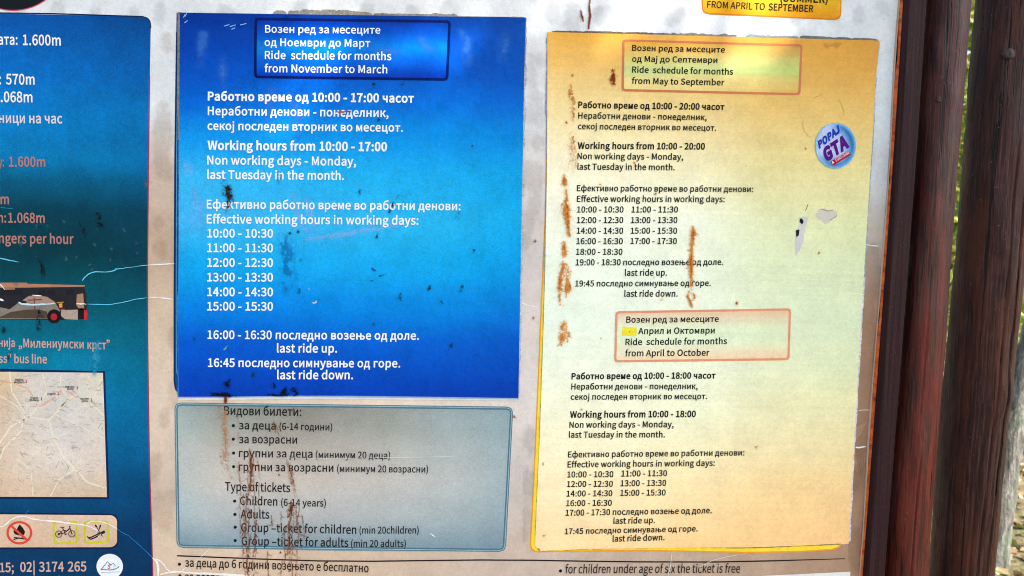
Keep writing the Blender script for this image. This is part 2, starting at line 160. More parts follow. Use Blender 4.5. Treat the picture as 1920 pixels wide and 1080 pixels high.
# ------------------------------------------------------------------ lettering
GLYPHS = json.loads(r'''{"\"":[647,[150,659,228,659,251,913,254,1052,123,1052,126,913],[419,659,494,659,520,913,523,1052,390,1052,393,913]],"(":[461,[326,-267,402,-233,305,-28,248,194,229,424,248,654,305,875,402,1080,326,1116,242,959,179,794,139,616,126,424,139,231,179,54,242,-111]],")":[461,[135,-267,219,-111,282,54,322,231,336,424,322,616,282,794,219,959,135,1116,57,1080,155,875,214,654,233,424,214,194,155,-28,57,-233]],",":[379,[102,-259,185,-211,248,-146,288,-67,302,26,289,104,253,154,196,172,150,161,116,131,102,85,115,38,148,8,194,-3,209,-1,192,-77,145,-140,72,-186]],"-":[473,[63,334,412,334,412,430,63,430]],".":[379,[190,-18,235,-6,267,27,280,76,267,127,235,160,190,172,144,160,112,127,100,76,112,27,144,-6]],"0":[757,[379,-18,508,15,606,112,668,275,690,503,668,730,606,891,508,986,379,1018,250,986,152,891,90,730,68,503,90,275,152,112,250,15],[379,83,302,108,241,183,202,314,188,503,202,692,241,821,302,896,379,920,457,896,517,821,556,692,570,503,556,314,517,183,457,108]],"1":[757,[120,0,668,0,668,104,468,104,468,1000,372,1000,314,971,246,948,165,929,165,850,344,850,344,104,120,104]],"2":[757,[60,0,689,0,689,108,412,108,248,98,409,262,533,420,613,573,641,724,621,845,562,938,470,997,349,1018,234,1000,139,949,55,872,127,801,187,861,257,902,334,917,415,902,473,861,507,798,518,719,491,584,407,435,264,266,60,74]],"3":[757,[359,-18,485,2,587,58,656,147,681,267,664,361,619,435,552,489,469,521,469,528,542,564,598,616,634,685,647,768,625,874,564,952,472,1001,355,1018,248,1002,156,960,76,899,143,820,205,870,274,904,351,917,421,905,475,873,508,824,520,759,506,683,459,623,374,582,243,568,243,472,389,458,485,417,538,354,554,271,539,194,497,136,433,99,351,86,249,102,169,144,104,201,40,120,117,52,221,2]],"4":[757,[464,0,581,0,581,276,715,276,715,375,581,375,581,1000,443,1000,27,357,27,276,464,276],[464,375,157,375,385,716,465,864,471,864,464,682]],"5":[757,[357,-18,479,5,584,72,657,179,685,325,661,468,596,567,500,625,383,644,328,639,279,626,233,604,259,894,636,894,636,1000,150,1000,117,533,184,491,238,523,290,543,351,550,436,534,501,490,543,418,558,322,541,224,496,149,428,102,345,86,242,102,162,142,100,196,37,115,115,51,220,2]],"6":[757,[411,-18,521,6,613,72,675,174,698,307,679,445,623,543,535,601,420,621,341,606,262,565,194,501,217,696,273,824,353,894,452,915,511,906,565,879,610,839,681,915,618,969,541,1005,446,1018,307,988,189,894,107,727,76,477,102,261,172,106,278,13],[196,401,265,475,334,516,400,528,479,512,535,468,569,398,580,307,567,214,531,143,477,97,411,80,326,101,262,163,218,264]],"7":[757,[270,0,400,0,419,268,465,497,551,709,693,925,693,1000,67,1000,67,894,553,894,428,692,344,487,294,261]],"8":[757,[382,-18,510,2,608,57,672,139,694,240,680,332,643,405,590,460,527,503,527,510,587,570,638,653,659,752,640,858,586,941,500,996,385,1015,276,997,189,945,131,865,111,761,129,666,178,590,246,531,246,525,178,480,120,418,78,341,63,248,87,142,153,57,254,2],[450,543,365,580,292,625,242,684,224,761,245,846,301,902,383,922,455,909,508,871,541,815,553,745,541,673,506,606],[383,75,300,89,233,127,189,186,173,259,191,349,240,425,311,486,412,443,497,394,554,331,576,244,562,176,523,122,462,87]],"9":[757,[321,-18,456,13,572,111,653,284,683,543,658,751,587,900,480,988,347,1018,236,994,145,929,83,826,60,693,80,557,135,459,222,399,336,379,419,394,498,436,566,501,541,305,486,177,408,107,317,86,253,95,196,121,147,162,79,85,142,32,222,-4],[565,606,496,529,425,485,356,472,278,488,222,532,189,602,177,693,190,787,226,859,280,905,348,921,433,901,499,841,543,742]],":":[379,[190,532,235,544,267,577,280,628,267,677,235,711,190,723,144,711,112,677,100,628,112,577,144,544],[190,-18,235,-6,267,27,280,76,267,127,235,160,190,172,144,160,112,127,100,76,112,27,144,-6]],";":[379,[190,532,235,544,267,577,280,628,267,677,235,711,190,723,144,711,112,677,100,628,112,577,144,544],[102,-259,185,-211,248,-146,288,-67,302,26,289,104,253,154,196,172,150,161,116,131,102,85,115,38,148,8,194,-3,209,-1,192,-77,145,-140,72,-186]],"A":[829,[5,0,132,0,229,306,595,306,690,0,824,0,484,1000,344,1000],[261,405,310,559,409,898,415,898,516,559,563,405]],"B":[896,[138,0,456,0,609,18,729,73,807,165,835,293,820,385,778,455,713,504,632,532,632,539,711,586,761,662,778,756,752,868,681,944,573,987,434,1000,138,1000],[263,576,263,900,417,900,521,892,594,864,639,814,653,739,640,671,597,619,522,587,412,576],[263,101,263,477,438,477,555,467,640,434,693,378,711,297,692,210,639,149,553,113,438,101]],"C":[870,[514,-18,634,-1,735,48,821,126,752,206,684,145,608,106,520,93,391,121,293,203,230,333,209,503,231,672,296,799,395,879,524,907,603,895,671,862,729,813,797,895,727,955,635,1000,523,1018,346,982,206,880,113,717,79,499,112,282,203,119,341,17]],"E":[804,[138,0,729,0,729,108,263,108,263,472,643,472,643,580,263,580,263,894,714,894,714,1000,138,1000]],"F":[753,[138,0,263,0,263,449,645,449,645,555,263,555,263,894,714,894,714,1000,138,1000]],"G":[940,[531,-18,656,-3,760,38,839,98,839,518,510,518,510,413,723,413,723,151,675,120,612,100,543,93,400,121,296,203,231,333,209,503,232,672,299,799,404,879,542,907,631,894,701,861,757,813,825,895,756,953,661,999,538,1018,354,982,209,880,114,717,79,499,113,282,206,119,349,17]],"I":[400,[138,0,263,0,263,1000,138,1000]],"J":[730,[323,-18,449,7,534,73,583,172,599,293,599,1000,472,1000,472,306,462,208,432,142,382,105,311,93,244,104,187,141,138,206,48,141,117,53,209,0]],"L":[741,[138,0,701,0,701,108,263,108,263,1000,138,1000]],"M":[1108,[138,0,251,0,251,554,235,849,240,849,321,621,510,101,595,101,783,621,864,849,869,849,853,554,853,0,970,0,970,1000,819,1000,628,465,558,256,553,256,480,465,289,1000,138,1000]],"N":[986,[138,0,256,0,256,525,241,838,247,838,355,632,719,0,849,0,849,1000,729,1000,729,480,731,374,738,267,746,164,739,164,632,370,266,1000,138,1000]],"O":[1012,[506,-18,679,19,814,123,902,287,933,503,902,719,814,881,679,982,506,1018,334,982,198,881,111,719,79,503,111,287,198,123,334,19],[506,93,384,122,290,204,230,334,209,503,230,672,290,799,384,879,506,907,629,879,722,799,782,672,804,503,782,334,722,204,629,122]],"P":[864,[138,0,263,0,263,398,428,398,579,417,695,473,770,569,797,707,770,845,694,935,576,985,423,1000,138,1000],[263,501,263,898,407,898,522,888,605,857,655,798,671,707,655,614,608,550,527,513,412,501]],"R":[866,[263,525,263,898,431,898,535,888,611,858,658,803,674,720,658,635,611,574,535,537,431,525],[686,0,828,0,574,438,667,474,738,533,783,615,799,720,773,852,701,938,591,985,450,1000,138,1000,138,0,263,0,263,424,443,424]],"S":[813,[415,-18,556,4,663,65,731,155,754,266,739,363,695,437,630,491,548,533,407,595,348,621,294,654,255,700,240,763,253,823,291,868,350,897,427,907,514,896,589,864,655,814,720,895,640,959,540,1002,427,1018,301,998,201,943,136,859,112,753,131,657,179,585,244,533,315,497,458,434,525,403,578,367,613,321,626,255,612,189,571,138,505,105,416,93,314,108,220,151,141,217,65,130,163,51,280,0]],"T":[817,[345,0,472,0,472,894,775,894,775,1000,42,1000,42,894,345,894]],"U":[984,[492,-18,634,4,748,77,824,210,851,412,851,1000,730,1000,730,409,711,259,661,161,585,108,492,93,401,108,327,161,277,259,259,409,259,1000,134,1000,134,412,161,210,236,77,350,4]],"W":[1198,[247,0,397,0,546,603,596,831,602,831,651,603,802,0,955,0,1161,1000,1041,1000,933,456,879,131,870,131,799,456,660,1000,544,1000,407,456,336,131,330,131,270,456,165,1000,35,1000]],"a":[768,[296,-18,385,-3,467,35,542,89,546,89,557,0,659,0,659,456,644,581,599,677,519,738,402,760,289,744,190,708,112,663,160,577,224,615,299,644,382,656,457,640,504,599,528,539,535,469,331,434,189,378,107,299,80,192,97,103,142,37,210,-4],[332,83,265,95,218,133,201,201,218,266,274,318,377,358,535,386,535,180,466,126,400,94]],"b":[843,[452,-18,573,9,676,87,747,212,774,382,754,538,698,657,605,733,479,760,397,746,318,709,246,656,251,789,251,1086,126,1086,126,0,225,0,236,76,241,76,309,26,381,-6],[431,87,377,94,315,118,251,164,251,554,319,609,385,643,447,655,538,635,599,580,633,493,644,381,628,258,584,165,516,107]],"c":[696,[417,-18,504,-6,585,26,658,75,603,160,552,122,494,96,428,86,335,106,263,164,216,253,199,370,217,486,265,576,339,634,432,655,487,647,536,624,580,591,643,673,585,716,514,748,427,760,291,734,177,657,100,535,71,370,97,206,171,84,280,8]],"d":[846,[378,-18,463,-3,539,35,603,87,607,87,618,0,720,0,720,1086,595,1086,595,801,602,674,538,720,471,749,393,760,271,733,169,655,99,532,72,370,94,205,156,83,252,8],[405,87,319,107,254,162,214,251,201,371,217,487,263,576,331,634,415,655,475,647,534,622,595,577,595,188,534,132,471,98]],"e":[756,[426,-18,519,-8,599,19,668,57,625,141,568,109,507,89,439,82,343,100,267,152,216,234,194,341,693,341,698,412,679,556,622,665,529,735,402,760,279,733,173,655,99,533,71,370,99,206,174,84,287,8],[192,430,217,528,265,600,330,645,405,660,483,645,541,601,577,529,589,430]],"f":[443,[45,640,146,640,146,0,270,0,270,640,427,640,427,741,270,741,270,858,282,938,316,987,375,1004,402,1002,430,995,458,984,486,1080,449,1093,407,1101,362,1104,266,1087,198,1038,159,961,146,859,146,741,45,734]],"g":[769,[375,-341,530,-320,649,-264,724,-183,750,-85,734,-5,685,49,605,81,492,91,347,91,269,102,228,130,217,172,223,208,240,236,265,261,300,247,337,238,374,235,481,253,567,304,624,385,645,492,638,553,617,605,585,645,737,645,737,741,479,741,449,751,414,757,374,760,268,741,180,688,119,605,97,495,111,413,147,345,194,296,194,291,155,256,124,210,112,153,121,100,144,60,179,31,179,25,119,-23,82,-81,70,-143,92,-228,155,-290,251,-328],[374,319,314,332,264,367,230,422,217,495,229,568,263,623,313,657,374,668,436,657,486,623,520,568,532,495,519,422,485,367,435,332],[393,-255,302,-246,235,-220,193,-179,179,-126,186,-83,211,-40,254,0,349,-11,477,-11,560,-20,610,-50,628,-105,611,-161,564,-209,490,-242]],"h":[828,[126,0,251,0,251,538,319,600,383,638,453,651,516,639,560,604,585,543,593,453,593,0,718,0,718,469,704,594,663,685,592,741,491,760,398,743,317,698,246,636,251,789,251,1086,126,1086]],"i":[375,[126,0,251,0,251,741,126,741],[188,894,232,904,261,933,271,977,261,1019,232,1047,188,1057,145,1047,117,1019,106,977,117,933,145,904]],"k":[753,[126,0,248,0,248,195,387,357,604,0,739,0,460,442,707,741,568,741,254,351,248,351,248,1086,126,1086]],"l":[387,[256,-18,329,-7,311,89,285,86,268,91,256,108,251,139,251,1086,126,1086,126,147,133,77,156,25,197,-7]],"m":[1263,[126,0,251,0,251,538,316,601,378,638,437,651,498,639,541,604,566,543,574,453,574,0,698,0,698,538,765,601,827,638,885,651,947,639,990,604,1015,543,1023,453,1023,0,1147,0,1147,469,1134,594,1092,685,1022,741,924,760,837,742,756,692,678,618,637,694,571,743,473,760,389,743,312,697,243,633,240,633,228,741,126,741]],"n":[832,[126,0,251,0,251,538,319,600,383,638,453,651,516,639,560,604,585,543,593,453,593,0,718,0,718,469,704,594,663,685,592,741,491,760,397,743,316,697,243,633,240,633,228,741,126,741]],"o":[827,[413,-18,543,8,653,84,728,206,756,370,728,535,653,657,543,734,413,760,283,734,174,657,99,535,71,370,99,206,174,84,283,8],[413,86,326,106,258,164,215,253,199,370,215,486,258,576,326,634,413,655,501,634,569,576,613,486,629,370,613,253,569,164,501,106]],"p":[846,[126,-312,251,-312,251,-61,247,68,315,21,384,-8,452,-18,573,9,676,87,747,212,774,382,754,538,698,657,605,733,479,760,394,745,315,707,243,655,240,655,228,741,126,741],[431,87,377,94,316,118,251,164,251,554,320,609,385,643,447,655,538,635,599,580,633,493,644,381,628,258,584,165,516,107]],"r":[529,[126,0,251,0,251,476,307,576,372,631,437,648,509,636,532,744,509,753,483,758,453,760,374,741,302,688,243,606,240,606,228,741,126,741]],"s":[638,[319,-18,435,0,519,47,571,117,588,202,568,291,516,352,444,394,363,427,285,459,226,498,203,555,218,609,264,648,341,663,402,654,457,631,509,598,569,675,505,718,427,748,340,760,231,744,151,699,102,632,85,550,104,468,153,409,223,367,300,336,380,303,444,258,469,195,453,137,405,95,323,79,242,90,170,121,104,168,44,85,123,32,217,-4]],"t":[514,[357,-18,404,-14,451,-4,495,10,471,104,444,94,415,86,386,83,318,100,282,148,271,225,271,640,473,640,473,741,271,741,271,950,168,950,154,741,37,734,37,640,147,640,147,229,158,128,194,50,258,0]],"u":[828,[342,-18,435,-1,515,46,587,116,591,116,600,0,704,0,704,741,580,741,580,216,513,144,449,103,379,90,316,101,273,137,248,198,240,286,240,741,115,741,115,271,128,146,170,56,241,1]],"v":[711,[285,0,431,0,693,741,570,741,430,319,362,101,355,101,286,319,147,741,18,741]],"w":[1094,[243,0,387,0,492,397,543,613,550,613,600,400,707,0,858,0,1059,741,939,741,831,312,786,106,779,106,727,312,611,741,490,741,374,312,325,106,318,106,274,312,164,741,37,741]],"x":[679,[20,0,151,0,251,173,326,306,333,306,413,173,523,0,659,0,415,374,640,741,510,741,419,578,353,454,347,454,274,578,175,741,40,741,265,386]],"y":[711,[138,-319,236,-299,312,-245,370,-164,415,-63,693,741,572,741,438,330,378,120,371,120,297,330,147,741,18,741,315,-1,299,-57,260,-139,205,-196,132,-217,75,-205,50,-304,76,-312,105,-317]],"|":[368,[141,-381,228,-381,228,1143,141,1143]],"Ј":[730,[323,-18,449,7,534,73,583,172,599,293,599,1000,472,1000,472,306,462,208,432,142,382,105,311,93,244,104,187,141,138,206,48,141,117,53,209,0]],"А":[829,[5,0,132,0,229,306,595,306,690,0,824,0,484,1000,344,1000],[261,405,310,559,409,898,415,898,516,559,563,405]],"Б":[884,[138,0,461,0,610,18,723,74,795,168,820,303,793,431,718,517,602,565,456,580,263,580,263,894,754,894,754,1000,138,1000],[263,101,263,482,437,482,550,471,631,439,681,383,697,299,681,210,633,149,553,113,441,101]],"В":[896,[138,0,456,0,609,18,729,73,807,165,835,293,820,385,778,455,713,504,632,532,632,539,711,586,761,662,778,756,752,868,681,944,573,987,434,1000,138,1000],[263,576,263,900,417,900,521,892,594,864,639,814,653,739,640,671,597,619,522,587,412,576],[263,101,263,477,438,477,555,467,640,434,693,378,711,297,692,210,639,149,553,113,438,101]],"Г":[760,[138,0,263,0,263,894,714,894,714,1000,138,1000]],"Д":[971,[164,0,809,0,809,-286,918,-286,933,31,933,108,821,108,821,1000,317,1000,225,467,176,260,129,149,86,108,40,108,40,31,53,-286,164,-286],[228,108,269,186,307,297,340,446,413,894,694,894,694,108]],"Е":[804,[138,0,729,0,729,108,263,108,263,472,643,472,643,580,263,580,263,894,714,894,714,1000,138,1000]],"И":[1000,[138,0,270,0,640,634,749,838,754,838,747,735,741,630,738,525,738,0,864,0,864,1000,730,1000,360,367,252,164,247,164,262,480,262,1000,138,1000]],"К":[884,[138,0,263,0,263,475,435,475,744,0,880,0,535,532,668,771,719,853,759,889,799,898,835,894,857,1010,801,1018,722,1004,653,949,577,832,437,578,263,578,263,1000,138,1000]],"Л":[960,[86,-18,165,-2,229,55,281,170,326,357,423,894,697,894,697,0,824,0,824,1000,323,1000,209,371,163,197,118,120,70,102,26,112,0,-4,27,-12,56,-17]],"М":[1108,[138,0,251,0,251,554,235,849,240,849,321,621,510,101,595,101,783,621,864,849,869,849,853,554,853,0,970,0,970,1000,819,1000,628,465,558,256,553,256,480,465,289,1000,138,1000]],"Н":[993,[138,0,263,0,263,472,730,472,730,0,857,0,857,1000,730,1000,730,581,263,581,263,1000,138,1000]],"О":[1012,[506,-18,679,19,814,123,902,287,933,503,902,719,814,881,679,982,506,1018,334,982,198,881,111,719,79,503,111,287,198,123,334,19],[506,93,384,122,290,204,230,334,209,503,230,672,290,799,384,879,506,907,629,879,722,799,782,672,804,503,782,334,722,204,629,122]],"П":[984,[138,0,263,0,263,894,720,894,720,0,846,0,846,1000,138,1000]],"Р":[864,[138,0,263,0,263,398,428,398,579,417,695,473,770,569,797,707,770,845,694,935,576,985,423,1000,138,1000],[263,501,263,898,407,898,522,888,605,857,655,798,671,707,655,614,608,550,527,513,412,501]],"С":[870,[514,-18,634,-1,735,48,821,126,752,206,684,145,608,106,520,93,391,121,293,203,230,333,209,503,231,672,296,799,395,879,524,907,603,895,671,862,729,813,797,895,727,955,635,1000,523,1018,346,982,206,880,113,717,79,499,112,282,203,119,341,17]],"Т":[817,[345,0,472,0,472,894,775,894,775,1000,42,1000,42,894,345,894]],"Ц":[980,[816,-286,926,-286,939,31,939,108,828,108,828,1000,701,1000,701,108,263,108,263,1000,138,1000,138,0,816,0]],"Ш":[1318,[138,0,1181,0,1181,1000,1057,1000,1057,108,719,108,719,1000,598,1000,598,108,261,108,261,1000,138,1000]],"а":[768,[296,-18,385,-3,467,35,542,89,546,89,557,0,659,0,659,456,644,581,599,677,519,738,402,760,289,744,190,708,112,663,160,577,224,615,299,644,382,656,457,640,504,599,528,539,535,469,331,434,189,378,107,299,80,192,97,103,142,37,210,-4],[332,83,265,95,218,133,201,201,218,266,274,318,377,358,535,386,535,180,466,126,400,94]],"б":[829,[431,-18,557,9,660,86,730,207,756,367,734,513,673,622,579,690,458,714,366,699,280,657,206,587,239,769,308,872,417,923,572,952,630,963,680,978,723,1000,700,1113,657,1096,612,1083,546,1071,354,1026,208,932,115,752,82,449,105,250,173,104,283,13],[201,483,278,563,353,606,427,618,513,600,576,550,614,471,628,367,613,252,572,164,509,106,430,86,330,109,258,175,215,282,201,426]],"в":[774,[126,0,423,0,540,12,633,50,693,116,715,211,702,281,669,333,619,368,559,389,559,394,625,427,667,480,682,553,663,639,607,697,521,730,409,741,126,741],[248,430,248,652,397,652,491,639,544,601,561,542,543,482,488,444,389,430],[248,89,248,341,401,341,506,326,570,284,592,220,581,164,547,123,489,97,408,89]],"г":[626,[126,0,251,0,251,640,587,640,587,741,126,741]],"д":[810,[150,0,656,0,656,-262,764,-262,776,23,776,101,668,101,668,741,210,741,171,412,139,230,105,139,65,101,30,101,30,23,42,-262,150,-262],[198,101,231,166,259,260,280,389,308,640,544,640,544,101]],"е":[756,[426,-18,519,-8,599,19,668,57,625,141,568,109,507,89,439,82,343,100,267,152,216,234,194,341,693,341,698,412,679,556,622,665,529,735,402,760,279,733,173,655,99,533,71,370,99,206,174,84,287,8],[192,430,217,528,265,600,330,645,405,660,483,645,541,601,577,529,589,430]],"з":[696,[337,-18,450,-2,545,42,610,112,634,205,614,294,559,354,480,387,480,394,547,434,589,491,603,559,581,648,522,710,437,748,334,760,235,750,149,721,75,677,126,595,185,631,250,653,327,660,408,648,462,610,482,547,462,485,403,444,304,430,218,430,218,341,321,341,402,333,461,310,498,270,510,216,485,144,419,98,326,82,252,89,179,112,111,156,56,75,145,20,237,-9]],"и":[861,[126,0,241,0,523,424,621,584,628,584,614,310,614,0,735,0,735,741,619,741,338,317,240,158,235,158,247,431,247,741,126,741]],"к":[759,[126,0,251,0,251,334,396,334,603,0,738,0,487,389,551,538,586,603,621,632,658,638,682,634,704,752,660,760,587,749,525,702,467,602,393,435,251,435,251,741,126,741]],"л":[809,[83,-18,156,-2,213,44,254,120,278,228,327,640,558,640,558,0,683,0,683,741,229,741,172,259,152,170,119,119,72,102,38,108,15,-7]],"м":[965,[126,0,237,0,237,334,224,589,229,589,297,415,442,70,524,70,666,415,735,589,741,589,727,334,727,0,840,0,840,741,697,741,555,393,488,213,482,213,415,393,269,741,126,741]],"н":[858,[126,0,251,0,251,330,607,330,607,0,731,0,731,741,607,741,607,439,251,439,251,741,126,741]],"о":[827,[413,-18,543,8,653,84,728,206,756,370,728,535,653,657,543,734,413,760,283,734,174,657,99,535,71,370,99,206,174,84,283,8],[413,86,326,106,258,164,215,253,199,370,215,486,258,576,326,634,413,655,501,634,569,576,613,486,629,370,613,253,569,164,501,106]],"п":[843,[126,0,251,0,251,640,593,640,593,0,718,0,718,741,126,741]],"р":[846,[126,-312,251,-312,251,-61,247,68,315,21,384,-8,452,-18,573,9,676,87,747,212,774,382,754,538,698,657,605,733,479,760,394,745,315,707,243,655,240,655,228,741,126,741],[431,87,377,94,316,118,251,164,251,554,320,609,385,643,447,655,538,635,599,580,633,493,644,381,628,258,584,165,516,107]],"с":[696,[417,-18,504,-6,585,26,658,75,603,160,552,122,494,96,428,86,335,106,263,164,216,253,199,370,217,486,265,576,339,634,432,655,487,647,536,624,580,591,643,673,585,716,514,748,427,760,291,734,177,657,100,535,71,370,97,206,171,84,280,8]],"т":[701,[288,0,412,0,412,640,662,640,662,741,40,741,40,640,288,640]],"у":[711,[138,-319,236,-299,312,-245,370,-164,415,-63,693,741,572,741,438,330,378,120,371,120,297,330,147,741,18,741,315,-1,299,-57,260,-139,205,-196,132,-217,75,-205,50,-304,76,-312,105,-317]],"ф":[1119,[498,-312,619,-312,619,-74,617,35,665,7,715,-12,764,-18,872,9,961,87,1022,212,1045,382,1028,538,976,657,892,733,776,760,721,753,667,733,617,703,619,814,619,1086,498,1086,498,814,501,707,456,734,407,753,353,760,246,733,156,655,95,532,72,370,92,205,149,83,237,8,353,-18,408,-10,457,10,501,38,498,-74],[379,87,304,107,247,162,213,251,201,371,214,487,250,576,305,634,374,655,417,650,459,634,501,604,501,139,461,108,421,92],[742,87,704,91,662,106,617,136,617,603,662,634,705,650,746,655,824,635,877,580,908,493,918,381,905,258,869,165,813,107]],"ц":[844,[696,-262,802,-262,814,23,814,101,707,101,707,741,583,741,583,101,251,101,251,741,126,741,126,0,696,0]],"ч":[780,[531,0,655,0,655,741,531,741,531,396,411,382,322,391,261,419,226,467,214,538,214,741,91,741,91,538,111,420,168,340,260,294,385,280,441,281,485,287,531,295]],"ј":[375,[48,-330,142,-313,205,-264,240,-187,251,-85,251,741,127,741,127,-85,120,-162,92,-213,35,-231,-35,-217,-60,-311,-30,-321,6,-328],[188,894,231,904,261,933,271,977,261,1019,231,1047,188,1057,145,1047,116,1019,105,977,116,933,145,904]],"–":[731,[63,341,668,341,668,426,63,426]],"”":[1364,[314,817,342,765,425,823,488,909,513,1020,498,1087,459,1133,405,1150,354,1137,323,1104,312,1061,323,1017,353,986,397,974,435,985,420,923,378,864],[52,817,80,765,164,823,226,909,251,1020,236,1087,197,1133,143,1150,92,1137,61,1104,50,1061,61,1017,91,986,136,974,173,985,158,923,116,864]],"„":[647,[131,-221,220,-151,275,-61,293,49,282,123,249,170,198,186,156,176,128,148,117,102,129,61,158,35,198,26,210,27,196,-49,158,-110,95,-162],[398,-221,487,-151,542,-61,561,49,549,123,517,170,465,186,424,176,395,148,385,102,396,61,426,35,465,26,479,27,465,-49,427,-110,363,-162]]," ":[306],"њ":[1226,[126,0,251,0,251,330,607,330,607,0,871,0,991,14,1085,57,1145,130,1166,236,1145,340,1085,412,991,454,871,468,732,468,732,741,607,741,607,439,251,439,251,741,126,741],[732,100,732,371,858,371,939,363,997,338,1032,296,1043,236,1032,175,997,133,939,108,858,100]]}''')
_gc = {}
def swell(L, d):
    """move an outline outwards by d (bolder strokes)"""
    pts = []
    for p in L:
        if pts and math.hypot(p[0]-pts[-1][0], p[1]-pts[-1][1]) < .014: pts[-1] = ((p[0]+pts[-1][0])/2, (p[1]+pts[-1][1])/2)
        else: pts.append(p)
    if math.hypot(pts[0][0]-pts[-1][0], pts[0][1]-pts[-1][1]) < .014: pts.pop()
    out = []; n = len(pts)
    for i in range(n):
        a, b, c = pts[i-1], pts[i], pts[(i+1) % n]
        u = Vector((b[0]-a[0], b[1]-a[1])).normalized(); v = Vector((c[0]-b[0], c[1]-b[1])).normalized()
        n1 = Vector((u.y, -u.x)); n2 = Vector((v.y, -v.x)); m = n1+n2
        m = m/max(.5, m.dot(m)/2) if m.length > 1e-6 else n1
        out += [b[0]+m.x*d, b[1]+m.y*d]
    return out
def glyph(ch, wt):
    key = (ch, wt)
    if key in _gc: return _gc[key]
    g = GLYPHS.get(ch) or GLYPHS['-']
    cu = bpy.data.curves.new('g', 'CURVE'); cu.dimensions = '2D'; cu.fill_mode = 'FRONT'
    loops = [[(sp[i]/1000, sp[i+1]/1000) for i in range(0, len(sp), 2)] for sp in g[1:]]
    area = lambda L: sum(a[0]*b[1]-b[0]*a[1] for a, b in zip(L, L[1:]+L[:1]))
    sgn = 1 if max((area(L) for L in loops), key=abs) > 0 else -1
    for L in loops:
        sp = swell(L, wt*sgn); n = len(sp)//2; s = cu.splines.new('POLY'); s.points.add(n-1); s.use_cyclic_u = True
        for i in range(n): s.points[i].co = (sp[2*i], sp[2*i+1], 0, 1)
    o = bpy.data.objects.new('g', cu); COL.objects.link(o)
    bpy.context.view_layer.update()
    ev = o.evaluated_get(bpy.context.evaluated_depsgraph_get()); me = ev.to_mesh()
    res = ([(v.co.x, v.co.y) for v in me.vertices], [list(p.vertices) for p in me.polygons], g[0]/1000)
    ev.to_mesh_clear(); bpy.data.objects.remove(o); bpy.data.curves.remove(cu)
    _gc[key] = res; return res

def write(fl, s, x0, x1, y0, slope, h, col, k, wt=0.03, up=None, shear=0.0, y1=None):
    """one line of writing from x0 to x1 on the baseline y0, capitals h high"""
    V = []; F = []; pen = 0
    for ch in s:
        gv, gf, adv = glyph(ch, wt) if ch != ' ' else ([], [], GLYPHS[' '][0]/1000*0.94)
        b = len(V); V += [(x+pen+shear*y, y) for x, y in gv]; F += [[i+b for i in f] for f in gf]; pen += adv+wt*1.1
    a = min(v[0] for v in V); e = max(v[0] for v in V)
    if y1 is not None: slope = (y1-y0)/(x1-x0)
    i0 = len(fl.v)
    for x, y in V:
        X = x0+(x-a)/(e-a)*(x1-x0); ux, uy = up if up else ((X-320)/18700.0*h, -h)
        fl.v.append(P(X+ux*y, y0+slope*(X-x0)+uy*y, k)); fl.c.append(lin(col))
    fl.f += [[i+i0 for i in f] for f in F]

def writing(parent, lines, col, k, label=None, name='lettering', mat=None):
    fl = Flat()
    for ln in lines: write(fl, *ln[:6], col, k, **(ln[6] if len(ln) > 6 else {}))
    return fl.build(name, mat or M_INK, parent, label)

# ------------------------------------------------------------------ materials
class NT:
    def __init__(s, name):
        s.m = bpy.data.materials.new(name); s.m.use_nodes = True; s.t = s.m.node_tree; s.b = s.t.nodes['Principled BSDF']
        s.geo = s.t.nodes.new('ShaderNodeNewGeometry')
    def n(s, typ, **kw):
        x = s.t.nodes.new(typ)
        for k_, v in kw.items(): setattr(x, k_, v)
        return x
    def l(s, a, b): s.t.links.new(a, b)
    def noise(s, scale, detail=2, rough=0.5, vec=None, stretch=None):
        x = s.n('ShaderNodeTexNoise'); x.inputs['Scale'].default_value = scale; x.inputs['Detail'].default_value = detail; x.inputs['Roughness'].default_value = rough
        v = vec or s.geo.outputs['Position']
        if stretch:
            mp = s.n('ShaderNodeMapping'); mp.inputs['Scale'].default_value = stretch; s.l(v, mp.inputs[0]); v = mp.outputs[0]
        s.l(v, x.inputs['Vector']); return x.outputs['Fac']
    def rng(s, v, a, b, c, d):
        x = s.n('ShaderNodeMapRange'); 
        for i, q in enumerate((a, b, c, d)): x.inputs[i+1].default_value = q
        s.l(v, x.inputs[0]); return x.outputs[0]
    def math(s, op, a, b):
        x = s.n('ShaderNodeMath', operation=op)
        for i, q in enumerate((a, b)):
            if isinstance(q, (int, float)): x.inputs[i].default_value = q
            else: s.l(q, x.inputs[i])
        return x.outputs[0]
    def mix(s, f, a, b, bt='MIX'):
        x = s.n('ShaderNodeMix', data_type='RGBA', blend_type=bt)
        if isinstance(f, (int, float)): x.inputs[0].default_value = f
        else: s.l(f, x.inputs[0])
        for i, q in ((6, a), (7, b)):
            if isinstance(q, tuple): x.inputs[i].default_value = (*q, 1) if len(q) == 3 else q
            else: s.l(q, x.inputs[i])
        return x.outputs[2]
    def ramp(s, v, stops):
        x = s.n('ShaderNodeValToRGB'); e = x.color_ramp.elements
        while len(e) < len(stops): e.new(0.5)
        for el, (p, c) in zip(e, stops): el.position = p; el.color = (*c, 1)
        s.l(v, x.inputs[0]); return x.outputs[0]
    def attr(s, nm): x = s.n('ShaderNodeAttribute'); x.attribute_name = nm; return x
    def bump(s, h, strength, dist):
        x = s.n('ShaderNodeBump'); x.inputs['Strength'].default_value = strength; x.inputs['Distance'].default_value = dist
        s.l(h, x.inputs['Height']); s.l(x.outputs[0], s.b.inputs['Normal'])

